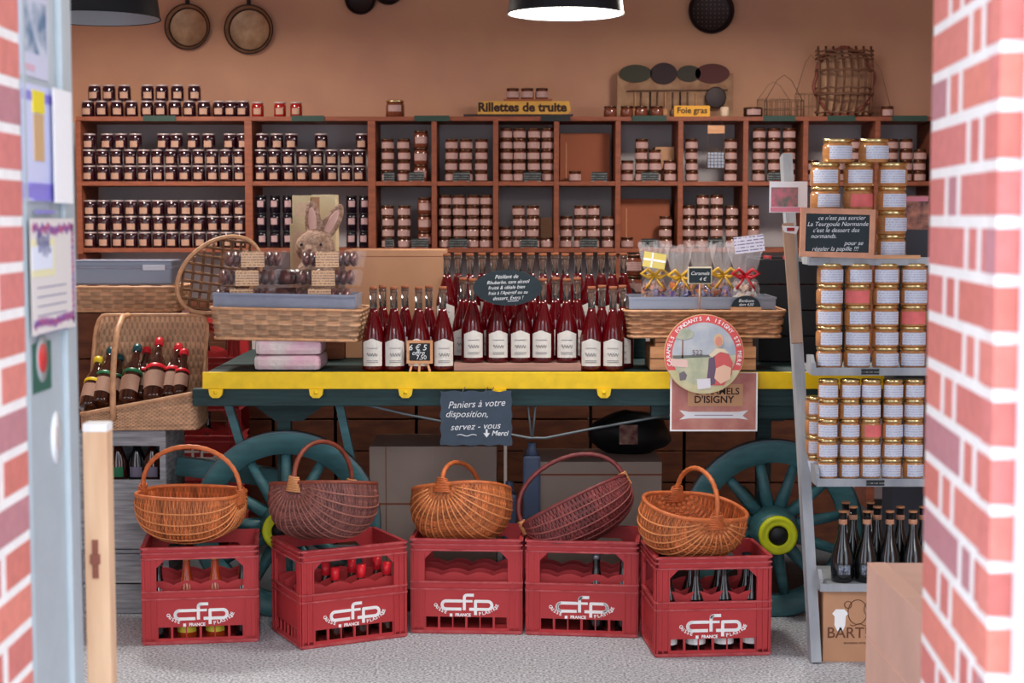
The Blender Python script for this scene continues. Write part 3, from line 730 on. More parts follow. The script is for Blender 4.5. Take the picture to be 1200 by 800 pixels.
def wheel(px, pyc, rp, spokes, rot0):
    Y = 5.9+WY; c = at(px, pyc, Y); r = c.z if True else rp*Y/F
    r = c.z
    rim = MB()
    rim.lathe([(r-.078, -.028), (r-.005, -.03), (r, -.03), (r, .03), (r-.005, .03), (r-.078, .028), (r-.078, -.028)], 72, M=Matrix.Rotation(PI/2, 4, 'X'), cap=False)
    root = rim.build('wheel', M_green, ct, loc=(c.x, WY, r))
    MB().lathe([(r+.0005, -.026), (r+.006, -.026), (r+.006, .026), (r+.0005, .026)], 72, M=Matrix.Rotation(PI/2, 4, 'X'), cap=False).build('iron_tyre', mat('iron_tyre', (92, 108, 116), .5, metal=.3), root)
    for k in range(spokes):
        a = rot0+2*PI*k/spokes; d = Vector((math.cos(a), 0, math.sin(a)))
        q = MB().tube([d*.06+Vector((0, -.0, 0)), d*(r*.5), d*(r-.077)], [.028, .021, .018], 8); q.build('spoke', M_green, root)
    MB().lathe([(0, -.10), (.07, -.10), (.09, -.05), (.092, .04), (.076, .08), (.070, .11)], 28, M=Matrix.Rotation(PI/2, 4, 'X')).build('hub', M_green, root)
    MB().lathe([(.032, .105), (.066, .108), (.071, .12), (.071, .140), (.060, .146), (.055, .141), (.046, .147), (.038, .144), (.036, .14)], 32, M=Matrix.Rotation(PI/2, 4, 'X'), cap=False).build('hub_cap', M_yel2, root)
    MB().lathe([(0, .10), (.037, .10), (.037, .136), (.026, .148), (0, .150)], 24, M=Matrix.Rotation(PI/2, 4, 'X')).build('axle_end', M_black, root)
    return root
wheel(336, 614, 112, 12, PI/12*0)
wheel(905, 619, 112, 12, .20)
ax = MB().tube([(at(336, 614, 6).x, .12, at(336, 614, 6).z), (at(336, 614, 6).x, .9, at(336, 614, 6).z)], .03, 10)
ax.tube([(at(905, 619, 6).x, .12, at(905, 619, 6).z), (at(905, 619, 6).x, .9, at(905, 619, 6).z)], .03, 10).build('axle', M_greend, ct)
for px in (336, 905):
    X = at(px, 500, 6.0).x
    q = MB().prism([(-.19, 0), (.19, 0), (.12, -.12), (.05, -.17), (-.05, -.17), (-.12, -.12)], .16, .22, M=Matrix.Translation((X, 0, BED-.03)))
    q.bar((X-.02, .19, BED-.18), (X-.02, .19, .36), .05, .05)
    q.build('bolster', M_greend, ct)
# left shaft and strut pieces seen behind the first wheel
MB().bar(at(208, 545, 6.2)-Vector((0, 5.9, 0)), at(330, 560, 6.2)-Vector((0, 5.9, 0)), .05, .07).build('shaft', M_green, ct)
MB().bar(at(210, 580, 6.3)-Vector((0, 5.9, 0)), at(290, 590, 6.3)-Vector((0, 5.9, 0)), .05, .05).build('shaft', M_green, ct)
MB().bar(at(268, 474, 6.1)-Vector((0, 5.9, 0)), at(282, 520, 6.1)-Vector((0, 5.9, 0)), .03, .03).build('stay', M_green, ct)
MB().bar(at(398, 474, 6.1)-Vector((0, 5.9, 0)), at(412, 540, 6.1)-Vector((0, 5.9, 0)), .03, .03).build('stay', M_green, ct)
Yr = 5.93
rod = [at(382, 463, Yr), at(470, 484, Yr), at(560, 502, Yr), at(620, 513, Yr), at(640, 513, Yr), at(700, 501, Yr), at(790, 485, Yr)]
MB().tube([p-Vector((0, 5.9, 0)) for p in rod], .005, 8).tube([at(618, 470, Yr)-Vector((0, 5.9, 0)), at(623, 513, Yr)-Vector((0, 5.9, 0))], .004, 6).tube([at(628, 470, Yr)-Vector((0, 5.9, 0)), at(624, 513, Yr)-Vector((0, 5.9, 0))], .004, 6).build('truss_rod', M_rod, ct)

# ---- things under and behind the cart
o = MB().bb(-1.45, 2.2, 6.06, 8.5, 0.0005, .004).build('floor_shade_sheet', mat('painted_floor_shade', (58, 62, 68), .9, var=.2, scale=40)); tag(o, 'dark sheet added on the concrete as shade beneath the cart', 'shade sheet')  # thin dark sheet added to paint the shade on the floor under the cart
o = MB().bb(at(434, 600, 6.45).x, at(582, 600, 6.45).x, 6.42, 6.80, 0, at(500, 523, 6.42).z, bev=.003)
ob = o.build('cardboard_box', M_card_pale); tag(ob, 'pale cardboard box under the cart behind the small orange basket', 'box')
MB().bb(at(452, 600, 6.42).x, at(453, 600, 6.42).x, 6.4185, 6.4202, .1, .60).bb(at(434, 600, 6.42).x, at(582, 600, 6.42).x, 6.4185, 6.4202, .345, .352).build('fold_line', M_card_dark, ob)
ob = MB().bb(at(614, 600, 6.45).x, at(775, 600, 6.45).x, 6.44, 6.82, 0, at(700, 541, 6.44).z, bev=.003).build('cardboard_box', M_card_pale); tag(ob, 'wide pale cardboard box under the cart behind the maroon basket', 'box')
MB().bb(at(614, 600, 6.44).x, at(775, 600, 6.44).x, 6.4385, 6.4402, .46, .467).build('fold_line', M_card_dark, ob)
def wood_crate(x0, x1, y0, y1, z0, z1, lab, m, nsl=3, open_front=False, cat='crate', dirbolts=False):
    t = thing('wooden_crate', lab, cat, ((x0+x1)/2, y0, z0)); W, D, H = x1-x0, y1-y0, z1-z0
    th = .012
    for k in range(nsl):
        a, b_ = H*k/nsl+.003, H*(k+1)/nsl-.003
        if not open_front: MB().bb(-W/2, W/2, 0, th, a, b_, bev=.001).build('slat', m, t)
        MB().bb(-W/2, W/2, D-th, D, a, b_).build('slat', m, t)
    for s_ in (-1, 1):
        MB().bb(s_*W/2, s_*(W/2-th), th+.0005, D-th-.0005, .003, H-.003).build('end_panel', m, t)
        MB().bb(s_*(W/2-.0125), s_*(W/2-.04), th+.0005, th+.03, .0, H).build('corner_post', m, t)
    MB().bb(-W/2+.013, W/2-.013, .0125, D-.0125, .0, .01).build('base_board', m, t)
    return t
M_dkcrate = mat('dark_crate_wood', (112, 62, 38), .8, rgb2=(84, 46, 30), scale=8, stretch=(1, 1, 4))
for i, (a, b_, labs) in enumerate(((292, 318, 'behind the near end of the cart edge'), (322, 391, 'behind the first wheel spokes'), (395, 486, 'behind the first cart wheel'), (490, 590, 'behind the hanging slate'), (594, 690, 'behind the truss rod'), (694, 800, 'behind the black bag'), (804, 900, 'near the second cart wheel'), (904, 1000, 'behind the ladder shelf rail'))):
    xa, xb = at(a, 500, 7.3).x, at(b_, 500, 7.3).x
    for lv in range(3):
        c_ = wood_crate(xa, xb, 7.3, 7.65, .29*lv+.0005*lv, .29*lv+.288, f'{("lower", "middle", "upper")[lv]} brown wooden crate deep under the cart, {labs}', M_dkcrate, 2)
        c_['group'] = 'brown crates deep under the cart'
t = thing('plastic_bag', 'black bag with a white picture label slumped under the cart', 'bag', (at(738, 540, 6.75).x, 6.70, at(700, 541, 6.44).z))
q = MB().ball((0, 0, .075), (.17, .10, .098), seg=24)
for v in q.bm.verts:
    n_ = noise.noise(v.co*14)*.03; v.co += Vector((n_, n_*.5, abs(n_)*.6)); v.co.z = max(0.0, v.co.z)
q.build('bag_body', M_black, t); q = MB().bb(-.055, .02, -.112, -.108, .05, .13).build('label', mat('picture_label', (190, 150, 130), .6, rgb2=(120, 60, 60), scale=30), t)
M_bgp = mat('blue_grey_plastic', (84, 98, 126), .4)
for px, Y, hw_, hh_, lab in ((623, 6.30, .034, .62, 'tall blue grey plastic canister standing beside the wide pale box'), (597, 6.34, .028, .46, 'short blue grey plastic canister beside the pale cardboard box')):
    t = thing('plastic_canister', lab, 'canister', (at(px, 560, Y).x, Y, .0045))
    MB().bb(-hw_, hw_, -.03, .03, 0, hh_-.06, bev=.01).build('canister_body', M_bgp, t)
    MB().lathe([(hw_*.8, 0), (.016, .03), (.016, .05), (0, .05)], 16, M=Matrix.Translation((0, 0, hh_-.062))).build('neck', M_bgp, t)

# ------------------------------------------------------------------ bottles on the cart
def bottle_prof(R, H, rn):
    return [(0, .004), (R*.7, .0), (R*.97, .004), (R, .012), (R, H*.37), (R*.95, H*.43), (R*.78, H*.53), (R*.55, H*.63), (R*.40, H*.70), (rn, H*.755)]
rose = thing('rose_bottle', '', 'bottle')
R0, H0, rn = .0425, .305, .0135
pf = bottle_prof(R0, H0, rn)
MB().lathe(pf, 24).build('filled_body', M_wine, rose)
MB().lathe([(rn, H0*.755), (rn, H0*.945), (rn*1.2, H0*.95), (rn*1.2, H0*.975), (rn, H0*.978)], 20).build('glass_neck', M_glass, rose)
MB().lathe([(rn*.75, H0*.95), (rn*.8, H0*.979), (rn*1.1, H0*.981), (rn*1.1, H0*1.02), (0, H0*1.02)], 16).build('cork', M_cork, rose)
q = MB().arc_label(R0, .02, .108, .92, 14, 0, top=lambda u: .010*math.exp(-((u-.5)/.22)**2)+(.003 if .1 < u < .9 else 0))
lb = q.build('paper_label', M_winlabel, rose)
q = MB()
def onlab(t_, z): r_ = R0+.0016; return (r_*math.sin(t_), -r_*math.cos(t_), z)
q.tube([onlab(-.45+.9*i/20, .062+.006*math.sin(i*1.3)) for i in range(21)], .0010, 5)
for z in (.034, .040, .086): q.tube([onlab(-.5+.1*i, z) for i in range(11)], .0007, 5)
q.build('label_print', M_ink, lb)
def bott(px, Y, z, lab, grp):
    return put(rose, (at(px, 440, Y).x, Y, z), lab, grp, rotz=random.uniform(-.18, .18))
for i, x in enumerate((438, 462, 491, 519, 693, 718)):
    bott(x, 5.965, BED, f'corked rosé bottle at the yellow edge, {ORD[i+1]} along from the twin biscuit stacks', 'rose bottles on the cart')
pk = MB().bb(at(532, 436, 5.95).x, at(681, 436, 5.95).x, 5.945, 6.16, BED, BED+.028, bev=.002).build('plank', M_board); tag(pk, 'pale wooden plank raising five front bottles on the cart', 'plank')
for i, x in enumerate((554, 583, 610, 636, 664)):
    bott(x, 6.0, BED+.028, f'corked rosé bottle, {ORD[i+1]} in front row on the pale plank', 'rose bottles on the cart')
for i, x in enumerate((543, 572, 598, 624, 651, 676)):
    bott(x, 6.10, BED+.028, f'corked rosé bottle, {ORD[i+1]} in second row on the pale plank', 'rose bottles on the cart')
for i, x in enumerate((449, 475, 503, 705, 729)):
    bott(x, 6.075, BED, f'corked rosé bottle, {ORD[i+1]} standing in the second row on the cart deck', 'rose bottles on the cart')
rs = MB().bb(at(514, 436, 6.2).x, at(742, 436, 6.2).x, 6.2, 6.45, BED, BED+.115, bev=.002).build('riser_box', M_greend); tag(rs, 'low green box behind the bottles raising the back rows', 'box')
for i, x in enumerate((524, 551, 579, 607, 636, 662, 690, 717)):
    bott(x, 6.27, BED+.115, f'corked rosé bottle, {ORD[i+1]} in the raised third row', 'rose bottles on the cart')
for i, x in enumerate((537, 565, 593, 622, 650, 677, 704, 730)):
    bott(x, 6.38, BED+.115, f'corked rosé bottle, {ORD[i+1]} in the raised back row', 'rose bottles on the cart')

# ---- slates with chalk writing
t = thing('chalk_sign', 'dark oval slate with five lines of chalk hung on the bottle necks', 'sign', at(595, 337, 5.93))
a_, b_ = 40*5.93/F, 21*5.93/F
MB().prism([(a_*math.cos(2*PI*k/48)*(1+.02*math.cos(4*2*PI*k/48)), b_*math.sin(2*PI*k/48)) for k in range(48)], 0, .004).build('slate_panel', M_slated, t)
MB().tube([(-.05, .003, b_*.85), (-.02, .05, .05), (.0, .09, .06), (.03, .05, .05), (.06, .003, b_*.8)], .0015, 6).build('cord', M_wire, t)
for i, (s_, dx, wd) in enumerate((('Pétillant de', -.005, .021), ('Rhubarbe, sans alcool', .0, .0195), ('fruité & idéale bien', -.005, .0195), ('frais à l\'Apéritif ou au', -.0, .0185), ('dessert, Extra !', .0, .02))):
    text(s_, wd*.95, M_chalk, t, (dx, -.0008, .040-.0195*i), shear=.35, rot=(PI/2, -.04, 0), offs=-.0001, sx=.95)
MB().bar((-.0, -.0006, -.050), (.04, -.0006, -.047), .0008, .0016).build('underline', M_chalk, t)
t = thing('chalk_sign', 'grey slate with wavy edge hanging below the yellow cart edge', 'sign', at(558, 490, 5.86))
hw, hh = 42*5.86/F, 32*5.86/F
pts = []
for k in range(80):
    s_ = k/80*4; e_ = int(s_); f_ = s_-e_
    wob = .0028*math.sin(f_*2*PI*4)
    pts.append([(-hw+2*hw*f_, -hh+wob), (hw+wob, -hh+2*hh*f_), (hw-2*hw*f_, hh+wob), (-hw+wob, hh-2*hh*f_)][e_])
MB().prism(pts, 0, .005).build('slate_panel', M_slate, t)
q = MB()
for x in (-.055, .028, .05): q.tube([(x, -.001, hh-.012), (x+.008, .008, hh+.004), (x+.014, .030, hh+.012)], .0014, 6)
q.build('cord', M_rod, t)
text('Paniers à votre', .036, M_chalk, t, (.0, -.0008, .052), shear=.35, rot=(PI/2, -.05, 0), offs=-.0001, sx=.95)
text('disposition,', .034, M_chalk, t, (-.035, -.0008, .015), shear=.35, offs=-.0001)
text('servez - vous', .034, M_chalk, t, (-.004, -.0008, -.03), shear=.35, rot=(PI/2, -.04, 0), offs=-.0001)
text('Merci', .026, M_chalk, t, (.085, -.0008, -.055), shear=.3, offs=.0004)
MB().tube([(-.07+.006*i, -.001, -.062+.003*math.sin(i*.8)) for i in range(13)], .0014, 5).bar((.038, -.001, -.04), (.038, -.001, -.056), .007, .001, up=(0, 1, 0)).prism([(.026, -.054), (.05, -.054), (.038, -.07)], -.001, 0).build('arrow', M_chalk, t)
# little easel
t = thing('easel_sign', 'small chalkboard on a wooden easel in front of the rosé bottles', 'sign', at(492, 438, 5.92), rotz=0)
t.location.z = BED
e0, e1 = -.048, .048
q = MB()
q.bb(e0, e1, -.004, .004, .105, .115).bb(e0, e1, -.004, .004, .030, .040).bb(e0, e0+.01, -.004, .004, .0402, .1048).bb(e1-.01, e1, -.004, .004, .0402, .1048)
q.build('frame', M_lightwood, t)
MB().bb(e0+.01, e1-.01, -.001, .003, .0405, .1045).build('board', M_tagblk, t)
for x0_, x1_ in ((-.025, -.036), (.0, -.002), (.025, .038)): MB().bar((x0_, .006, .042), (x1_, -.006, .0), .008, .006, up=(0, 1, 0)).build('leg', M_lightwood, t)
text('6 € 5', .030, M_chalk, t, (-.008, -.0018, .088), shear=.2, ext=.0003); text('offre', .024, M_chalk, t, (-.006, -.0018, .069), shear=.3, ext=.0003); text('7,50', .022, M_chalk, t, (.006, -.0018, .052), ext=.0003)

# ------------------------------------------------------------------ wicker trays
def rrect(v, w_, d_, r=.03):
    """rounded rectangle perimeter, counter-clockwise from front middle, v in 0..1"""
    per = 2*(w_+d_-4*r)+2*PI*r; s_ = v*per
    segs = [(w_/2-r, (0, -d_/2), (1, 0)), ]
    pts_ = [((0, -d_/2), (w_/2-r, -d_/2)), ('c', (w_/2-r, -d_/2+r), -PI/2), ((w_/2, -d_/2+r), (w_/2, d_/2-r)), ('c', (w_/2-r, d_/2-r), 0),
            ((w_/2-r, d_/2), (-w_/2+r, d_/2)), ('c', (-w_/2+r, d_/2-r), PI/2), ((-w_/2, d_/2-r), (-w_/2, -d_/2+r)), ('c', (-w_/2+r, -d_/2+r), PI), ((-w_/2+r, -d_/2), (0, -d_/2))]
    for p in pts_:
        if p[0] == 'c':
            L = PI*r/2
            if s_ <= L: a = p[2]+s_/r; return Vector((p[1][0]+r*math.cos(a), p[1][1]+r*math.sin(a), 0))
        else:
            L = math.hypot(p[1][0]-p[0][0], p[1][1]-p[0][1])
            if s_ <= L: f_ = s_/L if L else 0; return Vector((p[0][0]+(p[1][0]-p[0][0])*f_, p[0][1]+(p[1][1]-p[0][1])*f_, 0))
        s_ -= L
    return Vector((0, -d_/2, 0))
def wicker_tray(name, lab, w_, d_, h_, m, mr, loc, rot, K=10, N=None, flare=.015, cat='basket', hf=None):
    t = thing(name, lab, cat, loc, rot=rot)
    N = N or int((w_+d_)*2/.042)//2*2
    def surf(u, v):
        hh_ = h_
        if hf: 
            p_ = rrect(v, w_, d_); hh_ = hf(p_.x, p_.y)
        p = rrect(v, w_+flare*2*u, d_+flare*2*u); p.z = u*hh_; return p
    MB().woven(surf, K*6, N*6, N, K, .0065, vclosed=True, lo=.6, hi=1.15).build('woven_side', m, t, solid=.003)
    MB().bb(-w_/2+.004, w_/2-.004, -d_/2+.004, d_/2-.004, .001, .008).build('woven_base', mr, t)
    for u in (0, 1):
        MB().tube([surf(u, k/80) for k in range(80)], .006, 6, closed=True).build('rim', mr, t)
    return t
def tray_px(px0, px1, pyt, pyb, Y):
    a, b_ = at(px0, pyb, Y), at(px1, pyb, Y); return (b_.x-a.x), ((a.x+b_.x)/2), at(600, pyt, Y).z, at(600, pyb, Y).z
# pink bundles under the first tray
bd = None
M_bund = mat('pink_bundle', (210, 204, 200), .6, rgb2=(212, 164, 184), scale=9, bump=.5, bscale=30)
for i in range(2):
    o = MB().box((0, 0, .029), (.245, .22, .056), bev=.018).build('paper_bundle', M_bund, loc=(at(339, 430, 6.0).x, 6.06, BED+.0575*i), rot=(0, 0, .03*(i*2-1)))
    tag(o, ('lower', 'upper')[i]+' pink and white wrapped bundle under the biscuit tray', 'bundle', 'wrapped bundles')
w_, cx, zt_, zb_ = tray_px(253, 421, 369, 401, 5.98)
T1 = wicker_tray('wicker_tray', 'tan wicker tray on the pink bundles, full of biscuit packets', w_, .30, zt_-zb_+.01, M_wick_t, M_rim_t, (cx, 6.10, BED+.116), (0, math.radians(1.0), math.radians(-1.5)), K=6)
Ztr = BED+.116+(zt_-zb_+.01)
def open_tray(lab, x0, x1, y0, y1, z, h, m, rot=(0, 0, 0)):
    t = thing('display_tray', lab, 'tray', ((x0+x1)/2, (y0+y1)/2, z), rot=rot); W, D = x1-x0, y1-y0
    MB().bb(-W/2, W/2, -D/2, D/2, 0, .004).bb(-W/2, W/2, -D/2, -D/2+.004, .0042, h).bb(-W/2, W/2, D/2-.004, D/2, .0042, h).bb(-W/2, -W/2+.004, -D/2+.0042, D/2-.0042, .0042, h).bb(W/2-.004, W/2, -D/2+.0042, D/2-.0042, .0042, h).build('tray_body', m, t)
    MB().bb(-W/2-.003, W/2+.003, -D/2-.004, -D/2-.0005, h-.008, h).build('rim_lip', m, t); return t
open_tray('grey plastic tray lying on the tan wicker tray', at(249, 365, 5.96).x, at(416, 365, 5.96).x, 5.98, 6.22, Ztr+.004, .052, M_plast, rot=(0, math.radians(1.0), math.radians(-1)))
# biscuit packets: two stacks of three
M_bisc = mat('biscuits', (112, 52, 46), .35, rgb2=(52, 22, 30), scale=26, coat=.7, bump=.4, bscale=40)
pkt = None
for si, (px, yaw) in enumerate(((291, .22), (380, .05))):
    for k in range(3):
        loc = (at(px+(8-4*k if si == 0 else 2-2*k)*(-1), 340, 6.08).x + .006*k, 6.09+.008*k, Ztr+.0095+.069*k)
        lab = f'{("bottom", "middle", "top")[k]} cellophane biscuit packet of the stack {("beside the lattice basket", "under the straw rabbit")[si]}'
        if pkt is None:
            pkt = thing('biscuit_packet', lab, 'packet', loc, yaw, 'biscuit packets')
            q = MB()
            for j in range(8): q.ball((-.080+.0235*j, 0, .027), (.017, .060, .0235), seg=14)
            q.build('biscuits', M_bisc, pkt)
            q = MB().box((0, 0, .0265), (.195, .130, .053), bev=.012)
            for v in q.bm.verts: v.co += Vector((1, 1, .5))*noise.noise(v.co*40)*.003
            q.bm.verts.ensure_lookup_table()
            q.prism([(.07, .01), (.12, -.0), (.13, .045), (.115, .055), (.075, .045)], -.03, -.0295)
            q.prism([(.075, .02), (.10, .01), (.115, .05), (.10, .055)], -.05, -.0495)
            q.build('cellophane_wrap', M_cello, pkt)
            MB().bb(-.045, .035, -.0655, -.0640, .004, .051).build('paper_label', M_kraft, pkt)
            P0 = pkt; pkt.scale = (1.08, 1, 1.24)
        else: dup(P0, loc, yaw+random.uniform(-.05, .05), lab)
# second heap of shiny packets between the stacks
for i, (px, yaw, dz) in enumerate(((337, 1.2, 0), (350, .8, .0))):
    dup(P0, (at(px, 340, 6.16).x, 6.17, Ztr+.0095+.069*i), yaw, f'{("lower", "upper")[i]} crumpled cellophane packet between the two biscuit stacks')

# straw rabbit behind the packets, on a wooden crate
wc = wood_crate(at(300, 340, 6.42).x, at(401, 340, 6.42).x, 6.42, 6.80, BED, BED+.25, 'wooden crate on the cart behind the biscuit tray', M_dkcrate, 2)
RB = at(370, 318, 6.5)
t = thing('straw_rabbit', 'woven straw rabbit with two tall ears above the biscuit packets', 'ornament', (RB.x, 6.52, BED+.25))
zc = at(370, 290, 6.45).z-(BED+.25)
q = MB(); q.ball((0, 0, zc-.13), (.085, .08, .10), seg=24); q.ball((0, -.03, zc), (.080, .07, .068), seg=24); q.ball((-.012, -.085, zc-.018), (.034, .035, .03), seg=18)
q.ball((-.012, 0, zc+.10), (.034, .018, .090), seg=18, rot=Matrix.Rotation(-.05, 3, 'Y')); q.ball((.062, 0, zc+.095), (.034, .018, .090), seg=18, rot=Matrix.Rotation(.5, 3, 'Y'))
q.ball((-.05, -.05, zc-.20), (.035, .05, .03), seg=16); q.ball((.05, -.05, zc-.20), (.035, .05, .03), seg=16)
for v in q.bm.verts: v.co.z = max(v.co.z, 0.002)
rb = q.build('rabbit_body', mat('straw', (176, 146, 128), .8, rgb2=(136, 104, 88), scale=70, bump=1, bscale=90), t)
md = rb.modifiers.new('r', 'REMESH'); md.mode = 'VOXEL'; md.voxel_size = .006; md.use_smooth_shade = True
q = MB(); q.ball((-.012, -.014, zc+.10), (.017, .006, .060), seg=14, rot=Matrix.Rotation(-.05, 3, 'Y')); q.ball((.062, -.014, zc+.095), (.017, .006, .060), seg=14, rot=Matrix.Rotation(.5, 3, 'Y')); q.build('inner_ear', mat('ear_pink', (204, 164, 156), .8), t)
MB().ball((-.048, -.086, zc+.012), .006).ball((.03, -.092, zc+.012), .006).build('eye', M_tagblk, t); MB().ball((-.012, -.122, zc-.01), (.009, .006, .006)).build('nose', mat('nose', (110, 60, 60), .6), t)
zc0 = BED+.2505
for (a, b_, yt, yb, lab) in ((340, 361, 262, 318, 'lower cream carton behind the straw rabbit'), (343, 364, 229, 262, 'upper cream carton behind the straw rabbit')):
    z0 = zc0 if yb == 318 else zprev
    z1 = at(350, yt, 6.62).z; o = MB().bb(at(a, 300, 6.62).x, at(b_, 300, 6.62).x, 6.62, 6.73, z0, z1, bev=.002).build('carton', mat('cream_carton', (214, 198, 160), .7, var=.04)); tag(o, lab, 'box'); zprev = z1
    MB().bb(at(a, 300, 6.62).x+.012, at(b_, 300, 6.62).x-.012, 6.6185, 6.6202, z0+.03, z1-.03).build('panel_print', M_cream, o)
o = MB().bb(at(366, 300, 6.62).x, at(394, 300, 6.62).x, 6.62, 6.73, zc0, at(380, 228, 6.62).z, bev=.002).build('carton', MATS['cream_carton']); tag(o, 'tall cream carton behind the ears of the straw rabbit', 'box')
MB().bb(at(366, 300, 6.62).x, at(375, 300, 6.62).x, 6.6185, 6.6202, zc0+.02, at(380, 231, 6.62).z).build('panel_print', mat('brown_panel', (170, 130, 100), .7), o)
# long cardboard box behind bottles
o = MB().bb(at(404, 300, 6.5).x, at(521, 300, 6.5).x, 6.5, 6.8, BED, at(460, 293, 6.5).z, bev=.003).build('cardboard_box', M_card); tag(o, 'long cardboard box behind the rosé bottles and the straw rabbit', 'box')
MB().bb(at(404, 300, 6.5).x, at(521, 300, 6.5).x, 6.4985, 6.5002, at(460, 300, 6.5).z-.002, at(460, 300, 6.5).z).build('flap_edge', M_card_dark, o)
# jars beside the bottles
bxj = MB().bb(at(733, 330, 6.55).x, at(756, 330, 6.55).x, 6.5, 6.62, BED, BED+.16, bev=.002).build('wooden_block', M_greend); tag(bxj, 'green block behind the bottles carrying a column of amber jars', 'block')
for k in range(3):
    j_ = dup(tall, (at(742, 330, 6.55).x, 6.55, BED+.16+.0852*k), 0, f'amber jar, {LV[k]} up on the green block behind the bottles', 'amber jars on the green block')
t = thing('price_slate', 'little round black slate tag on the amber jar column', 'price tag', at(739, 346, 6.48)); MB().prism([(.022*math.cos(a), .03*math.sin(a)) for a in [2*PI*i/20 for i in range(20)]], 0, .003).build('slate_panel', M_tagblk, t); text('6,90', .018, M_chalk, t, (0, -.0006, 0))
MB().tube([(0, .002, .028), (0, .03, .032)], .001, 5).build('cord', M_wire, t)

# second tray (sweets)
for i, (a, b_, yt, yb, lab) in enumerate(((762, 886, 412, 441, 'lower light wooden box behind the round caramel sign'), (768, 882, 403, 412, 'upper light wooden box behind the round caramel sign'))):
    Yb = 5.98
    z0 = BED if i == 0 else zprev; z1 = BED+.088 if i == 0 else zprev+.03
    o = MB().bb(at(a, 420, Yb).x, at(b_, 420, Yb).x, Yb, Yb+.25, z0, z1, bev=.002).build('wooden_box', M_lightwood); tag(o, lab, 'box', 'light wooden boxes'); zprev = z1
    MB().bb(at(a, 420, Yb).x, at(b_, 420, Yb).x, Yb-.0015, Yb+.0, (z0+z1)/2-.0015, (z0+z1)/2+.0015).build('board_joint', M_dkcrate, o)
w_, cx, zt_, zb_ = tray_px(737, 915, 371, 402, 5.98)
wicker_tray('wicker_tray', 'brown wicker tray on the light wooden boxes, under the bags of sweets', w_, .30, .095, M_wick_b, M_rim_t, (cx, 6.12, zprev+.0065), (0, 0, 0), K=6)
Zt2 = zprev+.0065+.095
open_tray('steel tray of sweets lying on the brown wicker tray', at(737, 365, 6.0).x, at(908, 365, 6.0).x, 5.985, 6.24, Zt2+.0065, .045, M_steel)
# cellophane bags
def sweet_bag(px, Y, rot, lab, w_, h_, colors, ribbon, cutx=0):
    t = thing('sweet_bag', lab, 'bag of sweets', (at(px, 350, Y).x, Y, Zt2+.0108), rot)
    rr = random.Random(px)
    for cname, cl in colors:
        q = MB()
        for k in range(12):
            q.box((rr.uniform(-w_*.38, w_*.38), rr.uniform(-.028, .028), rr.uniform(.012, h_*.36)), (.026, .017, .016), Matrix.Rotation(rr.uniform(0, 3), 3, 'Y') @ Matrix.Rotation(rr.uniform(0, 3), 3, 'Z'), bev=.003)
        q.build('wrapped_sweets', mat('sweet_'+cname, cl, .35, coat=.5), t)
    q = MB(); n_ = 28; rings = []
    prof = [(0.0, .85), (.04, 1.0), (.3, 1.0), (.42, .75), (.50, .45), (.60, .75), (.8, 1.05), (1.0, 1.25)]
    for zf, rf in prof:
        rings.append([q.bm.verts.new((w_/2*rf*math.cos(2*PI*k/n_)*(1+.10*rr.uniform(-1, 1)), .04*(rf if zf < .5 else rf*.5)*math.sin(2*PI*k/n_)*(1+.25*rr.uniform(-1, 1)), h_*zf+(.012*rr.uniform(-1, 1) if zf > .9 else 0))) for k in range(n_)])
    for A, B in zip(rings[:-1], rings[1:]):
        for k in range(n_): q.bm.faces.new((A[k], A[(k+1) % n_], B[(k+1) % n_], B[k]))
    q.bm.faces.new(rings[0][::-1])
    q.build('cellophane', M_cellobag, t)
    q = MB(); z = h_*.50
    q.tube([(w_*.25*math.cos(a), .022*math.sin(a), z) for a in [2*PI*i/16 for i in range(16)]], .005, 6, closed=True)
    for s_ in (-1, 1):
        q.tube([(0, -.025, z), (s_*.025, -.034, z+.024), (s_*.050, -.032, z+.008), (s_*.022, -.03, z-.008), (0, -.025, z)], .007, 6)
        q.tube([(0, -.025, z), (s_*.02, -.035, z-.03), (s_*.035, -.035, z-.05)], .004, 6)
    q.build('ribbon_bow', mat('ribbon_'+ribbon, {'gold': (206, 160, 50), 'red': (190, 30, 44)}[ribbon], .35), t)
    return t
mix = [('blue', (52, 58, 120)), ('brown', (140, 80, 60)), ('violet', (110, 84, 150)), ('orange', (196, 110, 60))]
pale = [('cream', (226, 190, 160)), ('brown', (150, 96, 70)), ('white', (220, 214, 210))]
sweet_bag(766, 6.08, 0, 'bag of blue wrapped sweets with gold ribbon at the bottle end of the tray', .095, .235, mix, 'gold')
sweet_bag(795, 6.07, .2, 'bag of mixed sweets with gold ribbon, second from the bottles', .085, .225, mix, 'gold')
sweet_bag(822, 6.10, -.1, 'bag of mixed sweets with gold ribbon behind the small framed slate', .085, .235, mix[::-1], 'gold')
sweet_bag(846, 6.07, .1, 'bag of blue and brown sweets with gold ribbon beside the red bow', .08, .24, mix, 'gold')
sweet_bag(873, 6.06, -.1, 'bag of cream sweets with a red bow beside the ladder', .11, .235, pale, 'red')
t = thing('card_label', 'yellow and white card tucked in the first bag of sweets', 'card', at(767, 305, 6.02), rot=(0, .15, .1)); MB().bb(-.042, .042, 0, .002, -.028, .028).build('card', mat('card_yellow', (220, 200, 110), .6), t); MB().bb(-.042, .042, -.001, 0, -.004, .004).bb(-.012, -.006, -.001, 0, -.028, .028).build('card_ribbon', M_white, t)
t = thing('card_label', 'white handwritten card on the bag with the red bow', 'card', at(878, 286, 6.0), rot=(0, -.12, -.1)); MB().bb(-.055, .055, 0, .002, -.031, .031).build('card', lined_paper('card_writing', (214, 212, 230), (120, 116, 160), .012, 120, .35), t)
